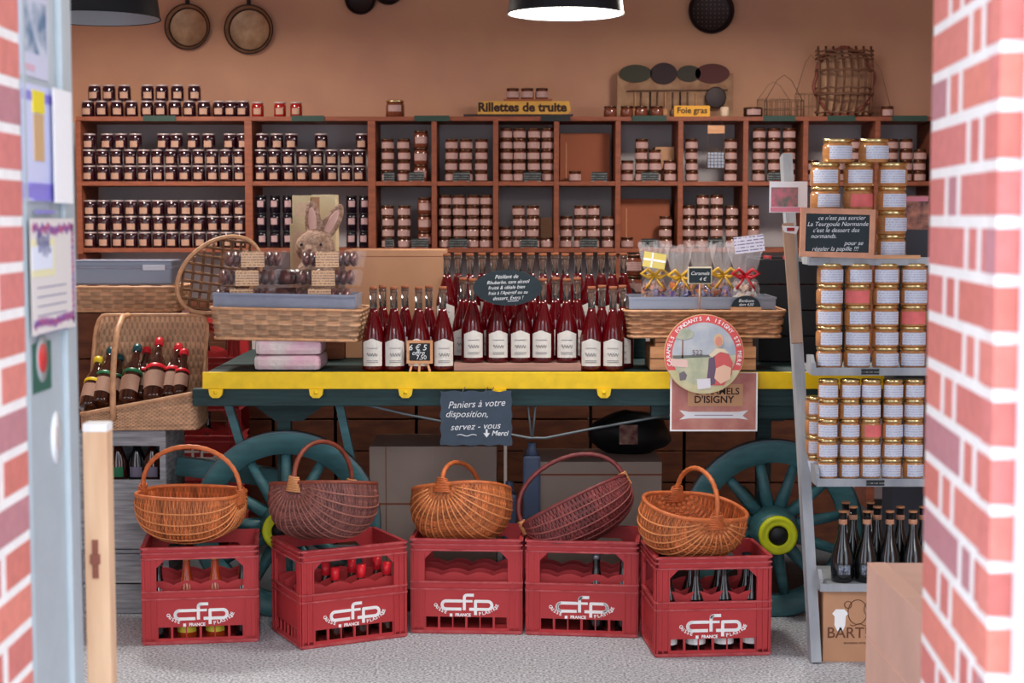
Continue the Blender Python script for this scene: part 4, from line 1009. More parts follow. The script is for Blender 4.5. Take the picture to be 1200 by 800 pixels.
t = thing('price_slate', 'small framed slate on a stick in front of the bags of sweets', 'price tag', (at(820, 370, 5.955).x, 5.965, Zt2+.004)); zz = at(820, 323, 5.95).z-(Zt2+.004)
MB().tube([(0, 0, 0), (0, 0, zz-.028)], .003, 8).build('stick', M_lightwood, t); MB().bb(-.045, .045, -.002, .004, zz-.032, zz+.032, bev=.003).build('frame', mat('tag_frame', (206, 196, 170), .6), t); MB().bb(-.040, .040, -.0035, -.002, zz-.027, zz+.027).build('slate_panel', M_slated, t)
text('Caramels', .018, M_chalk, t, (0, -.0042, zz+.008), shear=.3); text('4 €', .018, M_chalk, t, (.01, -.0042, zz-.013), shear=.3)
MB().bb(-.02, .02, -.008, .012, -.002, .002).build('foot', M_lightwood, t)
t = thing('price_slate', 'half round black slate on a wooden foot at the edge of the sweets tray', 'price tag', (at(874, 365, 5.965).x, 5.962, Zt2+.0045))
MB().bb(-.055, .055, -.01, .010, 0, .011).build('foot', M_lightwood, t); MB().prism([(.053*math.cos(a), .011+.042*math.sin(a)) for a in [PI*i/20 for i in range(21)]], -.002, .002).build('slate_panel', M_slated, t)
text('Bonbons', .016, M_chalk, t, (0, -.0028, .034), shear=.3); text('durs 4,50', .014, M_chalk, t, (0, -.0028, .02), shear=.3)

# round caramel sign and poster
t = thing('round_sign', 'round red rimmed sign picturing a milkmaid in a meadow', 'sign', at(825, 415, 5.84)); Rs = 47*5.84/F
Rx = Matrix.Rotation(PI/2, 4, 'X')
def disc(r, y0, y1, name, m, par, n_=64): return MB().prism([(r*math.cos(2*PI*k/n_), r*math.sin(2*PI*k/n_)) for k in range(n_)], y0, y1).build(name, m, par)
disc(Rs, 0, .010, 'sign_board', mat('sign_edge', (222, 180, 130), .6), t)
disc(Rs*.985, -.0006, 0, 'red_ring', mat('sign_red', (226, 92, 92), .5), t)
disc(Rs*.80, -.0012, -.0006, 'sky_picture', mat('sign_sky', (200, 204, 208), .5, rgb2=(166, 178, 194), scale=14), t)
def seg_poly(r, z): 
    a0 = math.asin(z/r); return [(r*math.cos(a), r*math.sin(a)) for a in [PI-a0+(PI+2*a0)*i/30 for i in range(31)]]
def flat(poly, y, name, m): return MB().prism([(x*Rs, z*Rs) for x, z in poly], -y-.0005, -y).build(name, m, t)
MB().prism([(x, z) for x, z in seg_poly(Rs*.985*1.0, -Rs*.40)], -.0016, -.0012).build('meadow', mat('sign_meadow2', (214, 206, 170), .5, rgb2=(196, 190, 140), scale=20), t)
MB().prism([(x, z) for x, z in seg_poly(Rs*.80, -Rs*.02)], -.0020, -.0016).build('meadow', mat('sign_meadow', (206, 204, 172), .5, rgb2=(178, 184, 156), scale=20), t)
flat([(-.78, -.03), (.15, -.01), (.15, -.07), (-.4, -.09), (-.78, -.12)], .002, 'hedge', mat('sign_dark', (110, 116, 110), .6))
flat([(-.56, -.1), (-.52, -.1), (-.52, .5), (-.50, .62), (-.56, .62), (-.55, .5)], .002, 'tree', mat('sign_trunk', (150, 110, 96), .6))
flat([(-.72, .40), (-.6, .62), (-.45, .68), (-.25, .56), (-.3, .42), (-.5, .36)], .0021, 'tree', mat('sign_leaf', (160, 170, 150), .6, rgb2=(190, 190, 170), scale=40))
flat([(-.85, -.1), (-.42, -.14), (-.4, -.33), (-.8, -.30)], .0026, 'name_plaque', mat('sign_pink', (236, 200, 190), .5))
text('522', .026, mat('sign_ink', (120, 84, 90), .6), t, (-.17*Rs, -.0034, .04*Rs))
flat([(.05, -.78), (.12, -.2), (.2, -.02), (.42, .06), (.62, .0), (.72, -.2), (.70, -.5), (.5, -.78)], .0026, 'milkmaid_dress', mat('sign_dress', (216, 96, 96), .5))
flat([(.08, -.62), (.12, -.1), (.26, -.04), (.3, -.4), (.28, -.74), (.16, -.78)], .0031, 'milkmaid_bodice', mat('sign_bodice', (110, 88, 112), .5))
flat([(.3, -.35), (.5, -.26), (.68, -.34), (.66, -.62), (.42, -.74), (.26, -.6)], .0034, 'milkmaid_apron', mat('sign_apron', (240, 196, 170), .5))
flat([(.12, -.02), (.3, .16), (.5, .14), (.64, .02), (.4, .06), (.2, -.08)], .0036, 'milkmaid_shawl', mat('sign_shawl', (238, 220, 190), .5))
flat([(.36+.12*math.cos(a), .35+.17*math.sin(a)) for a in [2*PI*i/20 for i in range(20)]], .0034, 'milkmaid_hair', mat('sign_bonnet', (226, 190, 150), .5))
flat([(.36+.085*math.cos(a), .33+.12*math.sin(a)) for a in [2*PI*i/20 for i in range(20)]], .0040, 'milkmaid_face', mat('sign_face', (226, 150, 130), .5))
flat([(-.18, -.62), (.16, -.60), (.17, -.84), (-.15, -.88)], .0036, 'milk_churn', mat('sign_white', (232, 228, 236), .5))
flat([(-.62, -.48), (-.5, -.42), (-.42, -.52), (-.46, -.64), (-.6, -.66)], .0026, 'cow', mat('sign_cow', (120, 110, 120), .5))
s_ = 'CARAMELS FONDANTS A ISIGNY STE MERE'
for i, ch in enumerate(s_):
    if ch == ' ': continue
    a = math.radians(196-i*(212/(len(s_)-1)))
    text(ch, .020, M_white, t, (Rs*.89*math.cos(a), -.0012, Rs*.89*math.sin(a)), rot=(PI/2, -(a-PI/2), 0), offs=.0003)
t = thing('poster', 'rose coloured caramel poster with white border below the round sign', 'poster', at(836.5, 474, 5.862)); pw, ph = 51.5*5.862/F, 31.5*5.862/F
MB().bb(-pw, pw, 0, .0015, -ph, ph+.02).build('sheet', M_white, t)
MB().bb(-pw+.006, pw-.006, -.0008, 0, -ph+.006, ph+.018).build('printed_area', mat('poster_rose', (176, 104, 100), .6, rgb2=(200, 140, 126), scale=12), t)
MB().bb(-.095, .105, -.0015, -.0008, -.005, .075).build('name_panel', mat('poster_tan', (200, 152, 112), .6), t)
text('CARAMELS', .034, M_dkink, t, (.01, -.0019, .048), offs=.0006); text("D'ISIGNY", .036, M_dkink, t, (.0, -.0019, .018), offs=.0008)
MB().prism([(-.125, -.055), (-.105, -.04), (-.125, -.02), (-.09, -.026), (.09, -.026), (.125, -.02), (.105, -.04), (.125, -.055), (.09, -.05), (-.09, -.05)], -.0015, -.0008).build('ribbon_banner', M_paper, t)
MB().bb(-.07, .07, -.0018, -.0015, -.040, -.037).build('print_lines', mat('lilac', (150, 130, 150), .6), t)
MB().tube([(0, .002, ph), (0, .03, ph+.016)], .002, 6).build('hook', M_rod, t)

# dark crates and bottles behind the ladder
o = wood_crate(at(888, 400, 6.35).x, at(1010, 400, 6.35).x, 6.33, 6.70, BED, at(900, 303, 6.33).z, 'black crate on the cart behind the ladder shelf', mat('black_crate', (28, 30, 36), .6), 4)
wt = at(900, 303, 6.33).z
blk = thing('wine_bottle', '', 'bottle'); MB().lathe([(0, 0), (.036, 0), (.038, .008), (.038, .17), (.034, .19), (.014, .225), (.013, .29), (.015, .292), (.015, .30), (0, .30)], 20).build('bottle_body', M_winedk, blk)
MB().lathe([(.0155, .25), (.0165, .252), (.0165, .303), (0, .303)], 14).build('capsule', M_reddull, blk)
for i, x in enumerate((898, 921, 944)):
    put(blk, (at(x, 290, 6.45).x, 6.42, o.location.z+.0), f'dark red wine bottle standing in the black crate, {ORD[i+1]} from the bags of sweets', 'wine bottles in the black crate')
for ob_ in [x for x in C.objects if x.name.startswith('wine_bottle')]: ob_.location.z = BED+.0105+.10
o2 = MB().bb(at(889, 400, 6.35).x+.03, at(1008, 400, 6.35).x-.03, 6.35, 6.68, BED+.0105, BED+.1105).build('carton', M_tagblk); tag(o2, 'dark carton packed inside the black crate', 'box')

# ------------------------------------------------------------------ left side: hamper, crates, red crate stack
def open_crate(x0, x1, y0, y1, z0, z1, lab):
    return wood_crate(x0, x1, y0, y1, z0, z1, lab, M_old_wood, 1, open_front=True)
GX0, GX1 = at(98, 600, 6.05).x, at(199, 600, 6.05).x
zC1 = at(150, 632, 6.0).z; zC2 = at(150, 503, 6.0).z
t = wood_crate(GX0, GX1, 6.02, 6.34, 0, at(150, 648, 6.02).z, 'lower weathered grey wooden crate standing on the floor beside the post', M_old_wood, 2)
t = thing('wooden_crate', 'upper weathered grey crate on its side holding bottles, beneath the hamper', 'crate', ((GX0+GX1)/2, 6.0, at(150, 648, 6.02).z+.0005))
W, H, D = GX1-GX0, zC2-(at(150, 648, 6.02).z+.0005), .34
zs = at(150, 562, 6.0).z-t.location.z
MB().bb(-W/2, W/2, 0, .012, .02, zs, bev=.001).build('slat', M_old_wood, t)
MB().bb(-W/2, W/2, 0, .014, H-.062, H-.004, bev=.001).build('slat', M_old_wood, t)
MB().bb(-W/2, W/2, .0145, D, H-.018, H-.003).build('top_board', M_old_wood, t); MB().bb(-W/2, W/2, D-.012, D, .0, H-.02).build('back_board', M_old_wood, t)
MB().bb(-W/2+.013, W/2-.013, .014, D-.013, zs-.03, zs-.016).build('inner_shelf', M_old_wood, t); MB().bb(-W/2, W/2, .0145, D-.0125, .0, .014).build('base_board', M_old_wood, t)
for s_ in (-1, 1): MB().bb(s_*W/2, s_*(W/2-.012), .0125, D-.0125, .0145, H-.0185).build('end_panel', M_old_wood, t)
for s_ in (-1, 1): MB().bb(s_*(W/2-.002), s_*(W/2-.024), .0005, .022, zs+.001, H-.063).build('corner_post', M_old_wood, t)
CRZ = t.location.z
lid = mat('swing_cap', (230, 230, 230), .4)
for i, (px, m_) in enumerate(((138, M_glassbr), (160, M_glassdk), (178, M_glassbr))):
    t = thing('cider_bottle', f'stubby brown bottle inside the grey crate, {ORD[i+1]} from the post', 'bottle', (at(px, 560, 6.1).x, 6.12, CRZ+zs-.0155), group='bottles in the grey crate')
    MB().lathe([(0, 0), (.033, 0), (.035, .006), (.035, .07), (.016, .115), (.013, .15), (0, .15)], 20).build('bottle_body', m_, t); MB().lathe([(.0135, .132), (.015, .134), (.015, .158), (0, .158)], 14).build('cap', M_ringg if i == 1 else M_steel, t)
    MB().arc_label(.035, .012, .05, .7).build('paper_label', M_ringg if i == 0 else mat('grey_label', (120, 110, 130), .6), t)
# hamper
HZ = zC2+.002
t = thing('wicker_hamper', 'open wicker hamper with arched handle full of bottles on the grey crate', 'hamper', (at(161, 500, 5.98).x, 6.12, HZ-.003), rot=(0, 0, math.radians(2)))
hwid = (at(229, 500, 5.98).x-at(93, 500, 5.98).x); hd = .28; hfr = .10; hbk = .41
def hf(x, y):
    k_ = max(0, min(1, ((y+hd/2)/hd-.55)/.45)); return hfr*(1+.4*x/(hwid/2))*(1-k_)+hbk*k_
def hs(u, v):
    p = rrect(v, hwid, hd, .03); hh_ = hf(p.x, p.y); q_ = p*(1+.0*u); q_.z = u*hh_
    q_.y += .03*(u*hh_/hbk) if p.y > 0 else 0
    return q_
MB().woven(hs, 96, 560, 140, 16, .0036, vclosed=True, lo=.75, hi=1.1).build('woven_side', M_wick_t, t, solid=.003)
MB().bb(-hwid/2+.004, hwid/2-.004, -hd/2+.004, hd/2-.004, .001, .008).build('woven_base', M_rim_t, t)
MB().tube([hs(1, k/100) for k in range(100)], .008, 6, closed=True).build('rim', M_rim_t, t)
hx = at(131, 450, 5.98).x-t.location.x
MB().tube([(hx, -hd/2-.008, .04), (hx, -hd/2-.008, .10), (hx, -hd/2+.005, .2), (hx, -hd/2+.04, .30), (hx, -hd/2+.10, .37), (hx, -hd/2+.19, .41), (hx, hd/2+.02, .41)], .011, 10).build('handle', M_rim_t, t)
def lean_bottle(px, py, Y, L, mc, ring, lab, tilt=-.75):
    b0 = at(px, py, Y)
    t = thing('cider_bottle', lab, 'bottle', b0, rot=(tilt, 0, random.uniform(-.08, .08)), group='bottles in the wicker hamper'); k_ = L/.30; R = .040*k_
    MB().lathe([(0, 0), (R*.95, 0), (R, .008), (R, .14*k_), (R*.9, .17*k_), (R*.5, .215*k_), (.014, .245*k_), (.013, .28*k_), (0, .28*k_)], 24).build('bottle_body', M_glassbr, t)
    MB().arc_label(R, .045*k_, .12*k_, 1.2, 10).build('paper_label', M_label_small, t); q = MB().lathe([(R*1.0+.001, .135*k_), (R+.002, .14*k_), (R*.985+.002, .152*k_), (R*.96, .155*k_)], 24, cap=False); q.build('shoulder_band', ring, t)
    MB().lathe([(.014, .262*k_), (.016, .264*k_), (.018, .28*k_), (.016, .296*k_), (0, .302*k_)], 16).build('cap', mc, t)
lean_bottle(102, 478, 6.035, .24, M_capy, M_yellow, 'brown bottle with yellow cap and band in the hamper')
lean_bottle(117, 474, 6.05, .27, M_capg, M_ringg, 'brown bottle with dark green cap between the yellow cap and the handle')
lean_bottle(149, 473, 6.035, .28, M_capg, M_ringg, 'brown bottle with green cap and green band beside the hamper handle')
lean_bottle(179, 470, 6.045, .30, M_capr, M_capr, 'biggest brown bottle with red cap standing highest in the hamper')
lean_bottle(197, 467, 6.07, .26, M_capr, M_capr, 'brown bottle with red cap, second smallest in the hamper')
lean_bottle(210, 464, 6.065, .22, M_capr, M_capr, 'smallest red capped bottle at the open end of the hamper')
lean_bottle(164, 466, 6.10, .24, M_capr, M_capr, 'red capped bottle squeezed behind the green and the tallest red one')
lean_bottle(133, 470, 6.12, .22, M_capg, M_ringg, 'green capped bottle half hidden behind the hamper handle')

# ------------------------------------------------------------------ bottle crates
def make_crate(m, logo=True, worn=False):
    W, D, H = .393, .300, .345
    t = thing('bottle_crate', '', 'crate')
    def wall(L, side):
        """panel in local x,z; outer face at y=0 (front), thickness .008 inward"""
        q = MB(); th = .008; wx0, wx1 = L*.12, L*.88
        q.bb(-L/2, -L/2+wx0, 0, th, .012, .300); q.bb(L/2-wx0, L/2, 0, th, .012, .300)       # corner fields
        q.bb(-L/2, L/2, 0, th, .300, H)                                                          # top band
        q.bb(-L/2+wx0, L/2-wx0, 0, th, .062, .190)                                               # middle field
        q.bb(-L/2, L/2, 0, th, 0, .022)                                                          # foot
        lw = L-2*wx0
        for f_ in (0, .17, .5, .83, 1): 
            q.bb(-lw/2+lw*f_-.004, -lw/2+lw*f_+.004, 0, th, .022, .062)
        for f_ in (.335, .665): q.bb(-lw/2+lw*f_-.002, -lw/2+lw*f_+.002, .001, th, .022, .062)
        c_ = .028
        for s_ in (-1, 1): q.prism([(s_*lw/2, .300), (s_*(lw/2-c_), .300), (s_*lw/2, .300-c_)], 0, th)
        # ribs standing proud
        for z, hh_, pr in ((.338, .007, .007), (.321, .006, .006), (.302, .006, .006), (.186, .006, .007), (.160, .006, .006), (.004, .009, .005)):
            q.bb(-L/2-.0, L/2+.0, -pr, 0, z, z+hh_, 1)
        for x in (-L/2+.004, -L/2+.024, -L/2+wx0-.003, L/2-.004, L/2-.024, L/2-wx0+.003):
            q.bb(x-.0022, x+.0022, -.0045, 0, .014, .300)
        return q
    fr = wall(W, 0).build('front_wall', [m, M_redrib], t, loc=(0, -D/2, 0))
    bk = wall(W, 0).build('back_wall', [m, M_redrib], t, loc=(0, D/2, 0), rot=(0, 0, PI))
    for s_ in (-1, 1):
        wall(D, 1).build('side_wall', [m, M_redrib], t, loc=(s_*W/2, 0, 0), rot=(0, 0, s_*PI/2))
    q = MB().bb(-W/2+.01, W/2-.01, -D/2+.01, D/2-.01, .004, .009)
    q.build('crate_floor', m, t)
    q = MB()   # scalloped bottle dividers
    def scallop(L, n_):
        pts_ = [(-L/2, .085)]; pts_.append((L/2, .085))
        top = []
        for i in range(n_*8+1): top.append((L/2-L*i/(n_*8), .205+.014*abs(math.sin(PI*i/8))))
        return pts_+top
    for y in (-D/2+.035, -D/6+.0, D/6, D/2-.035): q.prism(scallop(W-.02, 4), y-.0015, y+.0015)
    for x in (-W/4, 0, W/4): q.bb(x-.0015, x+.0015, -D/2+.0105, D/2-.0105, .085, .18)
    q.build('dividers', m, t)
    # the printed mark: cfp with lettering curved beneath
    def stroke(q, pts_, w_, off=(0, 0), sc_=1.0):
        yo = -.00012*len(q.bm.faces)/60.0; P = [Vector((x*1.18, yo, z*1.22)) for x, z in pts_]
        for n__, (a, b_) in enumerate(zip(P[:-1], P[1:])): q.box((a+b_)/2-Vector((0, .00006*(n__ % 3), 0)), ((b_-a).length+w_*.25, .001, w_), Matrix.Rotation(-math.atan2(b_.z-a.z, b_.x-a.x), 3, 'Y'))
        for p in P[1:-1]: q.prism([(p.x+w_/2*math.cos(2*PI*k/10), p.z+w_/2*math.sin(2*PI*k/10)) for k in range(10)], yo-.00072, yo+.0005)
    def arc(cx_, cz, r, a0, a1, n_=8): return [(cx_+r*math.cos(math.radians(a0+(a1-a0)*i/n_)), cz+r*math.sin(math.radians(a0+(a1-a0)*i/n_))) for i in range(n_+1)]
    q = MB(); wd = .0108
    stroke(q, [(-.016, .012)]+arc(-.062, 0, .012, 90, 270)+[(-.016, -.012)], wd)                    # c
    stroke(q, [(.022, .030)]+arc(.002, .022, .008, 90, 180, 4)+[(-.006, -.014)], wd)                # f
    stroke(q, [(-.014, .012), (.018, .012)], wd*.8)
    stroke(q, [(.028, -.028), (.028, .012)]+arc(.066, 0, .012, 90, -90)+[(.010, -.012)], wd)        # p
    ZL = .103
    if worn:
        q.bm.verts.ensure_lookup_table()
    lg = q.build('printed_mark', M_white, fr, loc=(0, -.0006, ZL+.002))
    def arctext(s__, a0, a1, size):
        for i, ch in enumerate(s__):
            a = math.radians(a0+(a1-a0)*i/max(1, len(s__)-1)); ex, ez = .112, .042
            text(ch, size, M_white, fr, (ex*math.cos(a), -.0012, ZL+.008+ez*math.sin(a)), rot=(PI/2, math.atan2(-ez*math.cos(a), -ex*math.sin(a)*-1)*1.0 if False else -math.atan2(ez*math.cos(a), -ex*math.sin(a)), 0), name='printed_lettering', ext=.0003, offs=.0004)
    arctext('CAISSE', 188, 228, .017)
    text('■ FRANCE'.replace('■', ''), .015, M_white, fr, (-.014, -.0012, ZL-.034), name='printed_lettering', ext=.0003, offs=.0006)
    MB().bb(-.060, -.050, -.0015, -.0005, ZL-.040, ZL-.029).build('printed_mark', M_white, fr)
    arctext('PLASTIQUE', 296, 352, .017)
    return t
def crate_at(fl, frr, lab, proto=None, m=M_red):
    a, b_ = floor_at(*fl), floor_at(*frr); d = (b_-a).normalized(); ang = math.atan2(d.y, d.x)
    mid = (a+b_)/2; n_ = Vector((-d.y, d.x, 0)); c_ = mid+n_*(.300/2+.006)
    c_.z = 0
    if proto is None: t = make_crate(m); t.location = c_; t.rotation_euler = (0, 0, ang); t['label'] = lab
    else: t = dup(proto, c_, ang, lab)
    t['group'] = 'red bottle crates in front of the cart'
    return t
crates = []
spec_ = [((165, 757), (305, 752), 'red bottle crate with a worn mark under the wide orange basket'), ((353, 762), (478, 746), 'red bottle crate turned askew holding red capped bottles'), ((482, 742), (611, 744), 'empty red bottle crate, middle of the five, under the small orange basket'),
         ((614, 744), (749, 748), 'red bottle crate under the tilted maroon basket'), ((768, 771), (903, 768), 'red bottle crate full of dark bottles beside the yellow hub')]
for s_ in spec_:
    crates.append(crate_at(*s_, proto=crates[0] if crates else None))
# dark red stack behind the hamper
sx_ = at(226, 450, 7.06).x
for k in range(3):
    t = dup(crates[0], (sx_, 7.22, .3452*k), .0, f'{("bottom", "middle", "top")[k]} crate of the dark red stack behind the wicker hamper', 'dark red crate stack'); t['group'] = 'dark red crate stack'
# bottles inside crates
def crate_bottle(cr, cxn, cyn, kind, lab, n_=0):
    W, D = .393, .300
    lx, ly = -W/2+W*(cxn+.5)/4, -D/2+.012+(D-.024)*(cyn+.5)/3
    M_ = Matrix.Translation(cr.location) @ Matrix.Rotation(cr.rotation_euler.z, 4, 'Z'); p = M_ @ Vector((lx, ly, .0095))
    key = 'crate_'+kind
    pr = PROTO.get(kind)
    if pr is None:
        pr = thing('glass_bottle', lab, 'bottle', p); R = .034
        H_, mb, mc = {'orange': (.30, M_orange, M_capy), 'redcap': (.255, M_glassbr, M_capr), 'dark': (.315, M_glassdk, M_tagblk), 'white': (.315, M_glassdk, M_steel), 'deck': (.28, M_glassdk, M_steel)}[kind]
        MB().lathe([(0, 0), (R*.95, 0), (R, .006), (R, H_*.55), (R*.85, H_*.63), (R*.5, H_*.74), (.014, H_*.82), (.0125, H_*.96), (.0125, H_*.97), (0, H_*.97)], 20).build('bottle_body', mb, pr)
        MB().lathe([(.0128, H_*(.82 if kind == 'redcap' else .93)), (.0155, H_*(.825 if kind == 'redcap' else .932)), (.016, H_), (0, H_)], 14).build('cap', mc, pr)
        if kind in ('orange', 'white', 'dark'): MB().arc_label(R, .025, .062 if kind == 'dark' else .085, 1.3).build('paper_label', M_white if kind != 'orange' else mat('yellow_label', (206, 190, 60), .6), pr)
        PROTO[kind] = pr; o_ = pr
    else: o_ = dup(pr, p, 0, lab)
    o_['group'] = f'bottles in crate {n_}'
    return o_
PROTO = {}
for cx_, cy_, l in ((1, 0, 'orange drink bottle in the first crate, one of two at the window'), (2, 0, 'orange drink bottle in the first crate, second of two at the window'), (3, 1, 'bottle with yellow cap beside the wide orange basket in the first crate')):
    crate_bottle(crates[0], cx_, cy_, 'orange', l, 1)
crate_bottle(crates[0], 0, 0, 'deck', 'dark bottle in the corner of the crate under the wide orange basket', 1)
crate_bottle(crates[0], 3, 0, 'deck', 'dark bottle in the other front corner of the crate with orange drinks', 1)
for i in range(4):
    for j in range(2): crate_bottle(crates[1], i, j, 'redcap', f'red capped bottle in the askew crate, {("front", "second")[j]} row, {ORD[i+1]} along', 2)
crate_bottle(crates[3], 2, 0, 'deck', 'dark bottle seen in the window of the crate under the maroon basket', 4); crate_bottle(crates[3], 3, 0, 'deck', 'dark bottle at the end of the crate under the maroon basket', 4); crate_bottle(crates[3], 3, 2, 'deck', 'dark bottle in the rear corner of the crate under the maroon basket', 4)
for i in range(4):
    for j in range(2): crate_bottle(crates[4], i, j, 'dark', f'dark bottle in the crate beside the yellow hub, {("front", "second")[j]} row, {ORD[i+1]} along', 5)
for i in range(4): crate_bottle(C.objects[[o.name for o in C.objects if o.get('label', '').startswith('middle crate of the dark red')][0]], i, 0, 'deck', f'dark bottle in the dark red stack behind the hamper, {ORD[i+1]} along', 6)
for i in range(4): crate_bottle(C.objects[[o.name for o in C.objects if o.get('label', '').startswith('top crate of the dark red')][0]], i, 0, 'deck', f'dark bottle in the top crate of the dark red stack, {ORD[i+1]} along', 7)

wood_crate(at(186, 400, 7.5).x, at(284, 400, 7.5).x, 7.46, 7.78, 0.0045, 1.10, 'tall dark slatted case added as backdrop behind the dark red crate stack', M_dkcrate, 6)  # added dark backdrop so the crate windows don't show the bright wall
# tray and grey box above the hamper, on the red stack
w_, cx, zt_, zb_ = tray_px(70, 206, 337, 366, 6.55)
zst = .3452*3
zb = at(150, 364, 6.5).z
# dark stand carrying the tray
o = wood_crate(at(75, 400, 6.5).x, at(196, 400, 6.5).x, 6.48, 6.80, 0, zb-.007, 'tall dark wooden case behind the wicker hamper', M_dkcrate, 6)
wicker_tray('wicker_tray', 'tan wicker tray behind the hamper under a grey plastic box', at(205, 350, 6.5).x-at(75, 350, 6.5).x, .28, .095, M_wick_t, M_rim_t, (at(140, 350, 6.5).x, 6.62, zb), (0, 0, 0), K=6)
t = thing('plastic_box', 'long blue grey plastic box lying on the wicker tray', 'box', (at(140, 330, 6.5).x, 6.62, zb+.1015))
bw = (at(200, 330, 6.5).x-at(80, 330, 6.5).x)
MB().box((0, 0, .05), (bw, .2, .10), bev=.008).build('box_body', mat('blue_grey_box', (120, 128, 150), .3, coat=.3), t)
MB().box((-.0, 0, .072), (bw+.006, .206, .012), bev=.003).build('lid_edge', M_plast, t); MB().bb(bw*.22, bw*.44, -.108, -.102, .060, .082, bev=.002).build('clasp', mat('clear_clasp', (200, 204, 220), .2), t)
# lattice basket
c_ = at(257, 322, 6.32)
t = thing('lattice_basket', 'oval willow lattice basket propped upright behind the biscuit stack', 'basket', c_, rot=(-.12, math.radians(-38), .2))
A_, B_ = .178, .125
def bowl(x, y): rr2 = (x/A_)**2+(y/B_)**2; return .07*(1-min(1, rr2))
q = MB()
for sgn in (1, -1):
    for k in range(-8, 9):
        o_ = k*.034; pts_ = []
        for i in range(41):
            s2 = -.3+.6*i/40; x, y = (s2+o_)*.72, sgn*(s2-o_)*.72
            if (x/A_)**2+(y/B_)**2 < 1: pts_.append((x, -bowl(x, y)*-1+.002*sgn, y))
        if len(pts_) > 3: q.tube(pts_, .0058, 6)
q.build('lattice', mat('willow_grey', (140, 98, 66), .6, rgb2=(92, 60, 42), scale=30), t)
for dz in (0, .012): MB().tube([(A_*math.cos(a)*1.01, -dz, B_*math.sin(a)*1.01) for a in [2*PI*i/48 for i in range(48)]], .008, 8, closed=True).build('rim', M_rim_t, t)
o = dup(tall, (at(213, 350, 7.1).x, 7.12, zst+.0005), 0, 'amber jar between the wicker tray and the lattice basket', 'amber jar'); 

# ------------------------------------------------------------------ baskets on the crates
def basket(lab, m, mr, a, b, c, hh, loc, yaw, roll=(0, 0), nrib=14, K=44, hr=.0085, bind=True, p=.55, lobes=.12):
    t = thing('wicker_basket', lab, 'basket', loc, group='handled wicker baskets')
    t.rotation_mode = 'XYZ'
    E = Matrix.Rotation(roll[1], 4, 'Y') @ Matrix.Rotation(roll[0], 4, 'X') @ Matrix.Rotation(yaw, 4, 'Z')
    t.rotation_euler = E.to_euler()
    def surf(u, v):   # u along pole axis, v around from rim to rim
        s_ = -1+2*u; x = a*math.sin(s_*PI/2*.985); r = max(.0, math.cos(s_*PI/2*.985))**p; th = PI*v
        sn = math.sin(th)
        z = -c*r*(sn**.85 if sn > 0 else 0)*(1-lobes*math.exp(-((v-.5)/.12)**2))
        return Vector((x*(1-.12*(1-sn)*0), -b*r*math.cos(th)*(1+.26*sn), z))
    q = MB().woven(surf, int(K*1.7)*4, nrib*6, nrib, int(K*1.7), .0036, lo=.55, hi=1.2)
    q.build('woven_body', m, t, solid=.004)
    q = MB()
    for i in range(1, nrib, 1):
        v = i/nrib; pts_ = [surf(.03+.94*j/30, v) for j in range(31)]
        cen = Vector((0, 0, 0)); pts_ = [pp*1.018 for pp in pts_]
        q.tube(pts_, .0033, 6)
    q.build('ribs', {M_wick_o: M_rib_o, M_wick_p: M_rib_p, M_wick_m: M_rib_m}[m], t)
    rim = [surf(j/40, 0) for j in range(41)]+[surf(1-j/40, 1) for j in range(1, 40)]
    MB().tube(rim, .0072, 8, closed=True).build('rim', mr, t)
    q = MB(); n_ = 60; pts_ = []
    for i in range(n_+1):
        th = PI*i/n_; pts_.append(Vector((a*math.cos(th)*(1+.04*math.sin(th)), 0, hh*math.sin(th)**.9 if 0 < i < n_ else -.02)))
    pts_ = [Vector((a*1.01, 0, -.03))]+pts_[1:-1]+[Vector((-a*1.01, 0, -.03))]
    q.tube(pts_, [hr*(1+.10*math.sin(i*1.9)) for i in range(len(pts_))], 8).build('handle', mr, t)
    if bind:
        for s_ in (-1, 1):
            q = MB()
            for k in range(9):
                rr_ = .013; zz_ = -.028+k*.006
                q.tube([(s_*a*1.0+rr_*math.cos(w_)*1.0, rr_*1.7*math.sin(w_)*(1.6-.09*k), zz_+.004*math.sin(w_)) for w_ in [2*PI*i/14 for i in range(14)]], .0028, 5, closed=True)
            q.build('binding', M_bind if bind == 1 else mr, t)
    return t
def bpos(px, py, cr, dy=0):
    Y = cr.location.y+dy; return at(px, py, Y)
basket('wide orange wicker basket with long arched handle on the first crate', M_wick_o, M_rim_o, .186, .145, .185, .165, bpos(224, 577, crates[0], -.01), -.22, (.0, 0), 14, 46, bind=2)
basket('purple brown wicker basket with brown handle on the askew crate', M_wick_p, M_rim_p, .145, .195, .21, .15, bpos(379, 567, crates[1], -.04), math.radians(52), (-.20, 0), 18, 40, bind=1)
basket('small orange wicker basket with short upright handle on the middle crate', M_wick_o, M_rim_o, .140, .178, .205, .10, bpos(541, 574, crates[2]), math.radians(62), (-.34, 0), 18, 36, bind=2)
basket('maroon wicker basket tipped to one side with a tall hoop handle', M_wick_m, M_rim_m, .205, .135, .165, .165, bpos(673, 588, crates[3]), math.radians(8), (-.30, math.radians(-27)), 14, 48, bind=1)
basket('orange wicker basket tipped towards the door showing its inside, beside the yellow hub', M_wick_o, M_rim_o, .135, .185, .19, .13, bpos(815, 593, crates[4], -.01), math.radians(-64), (.14, math.radians(10)), 16, 36, bind=2)

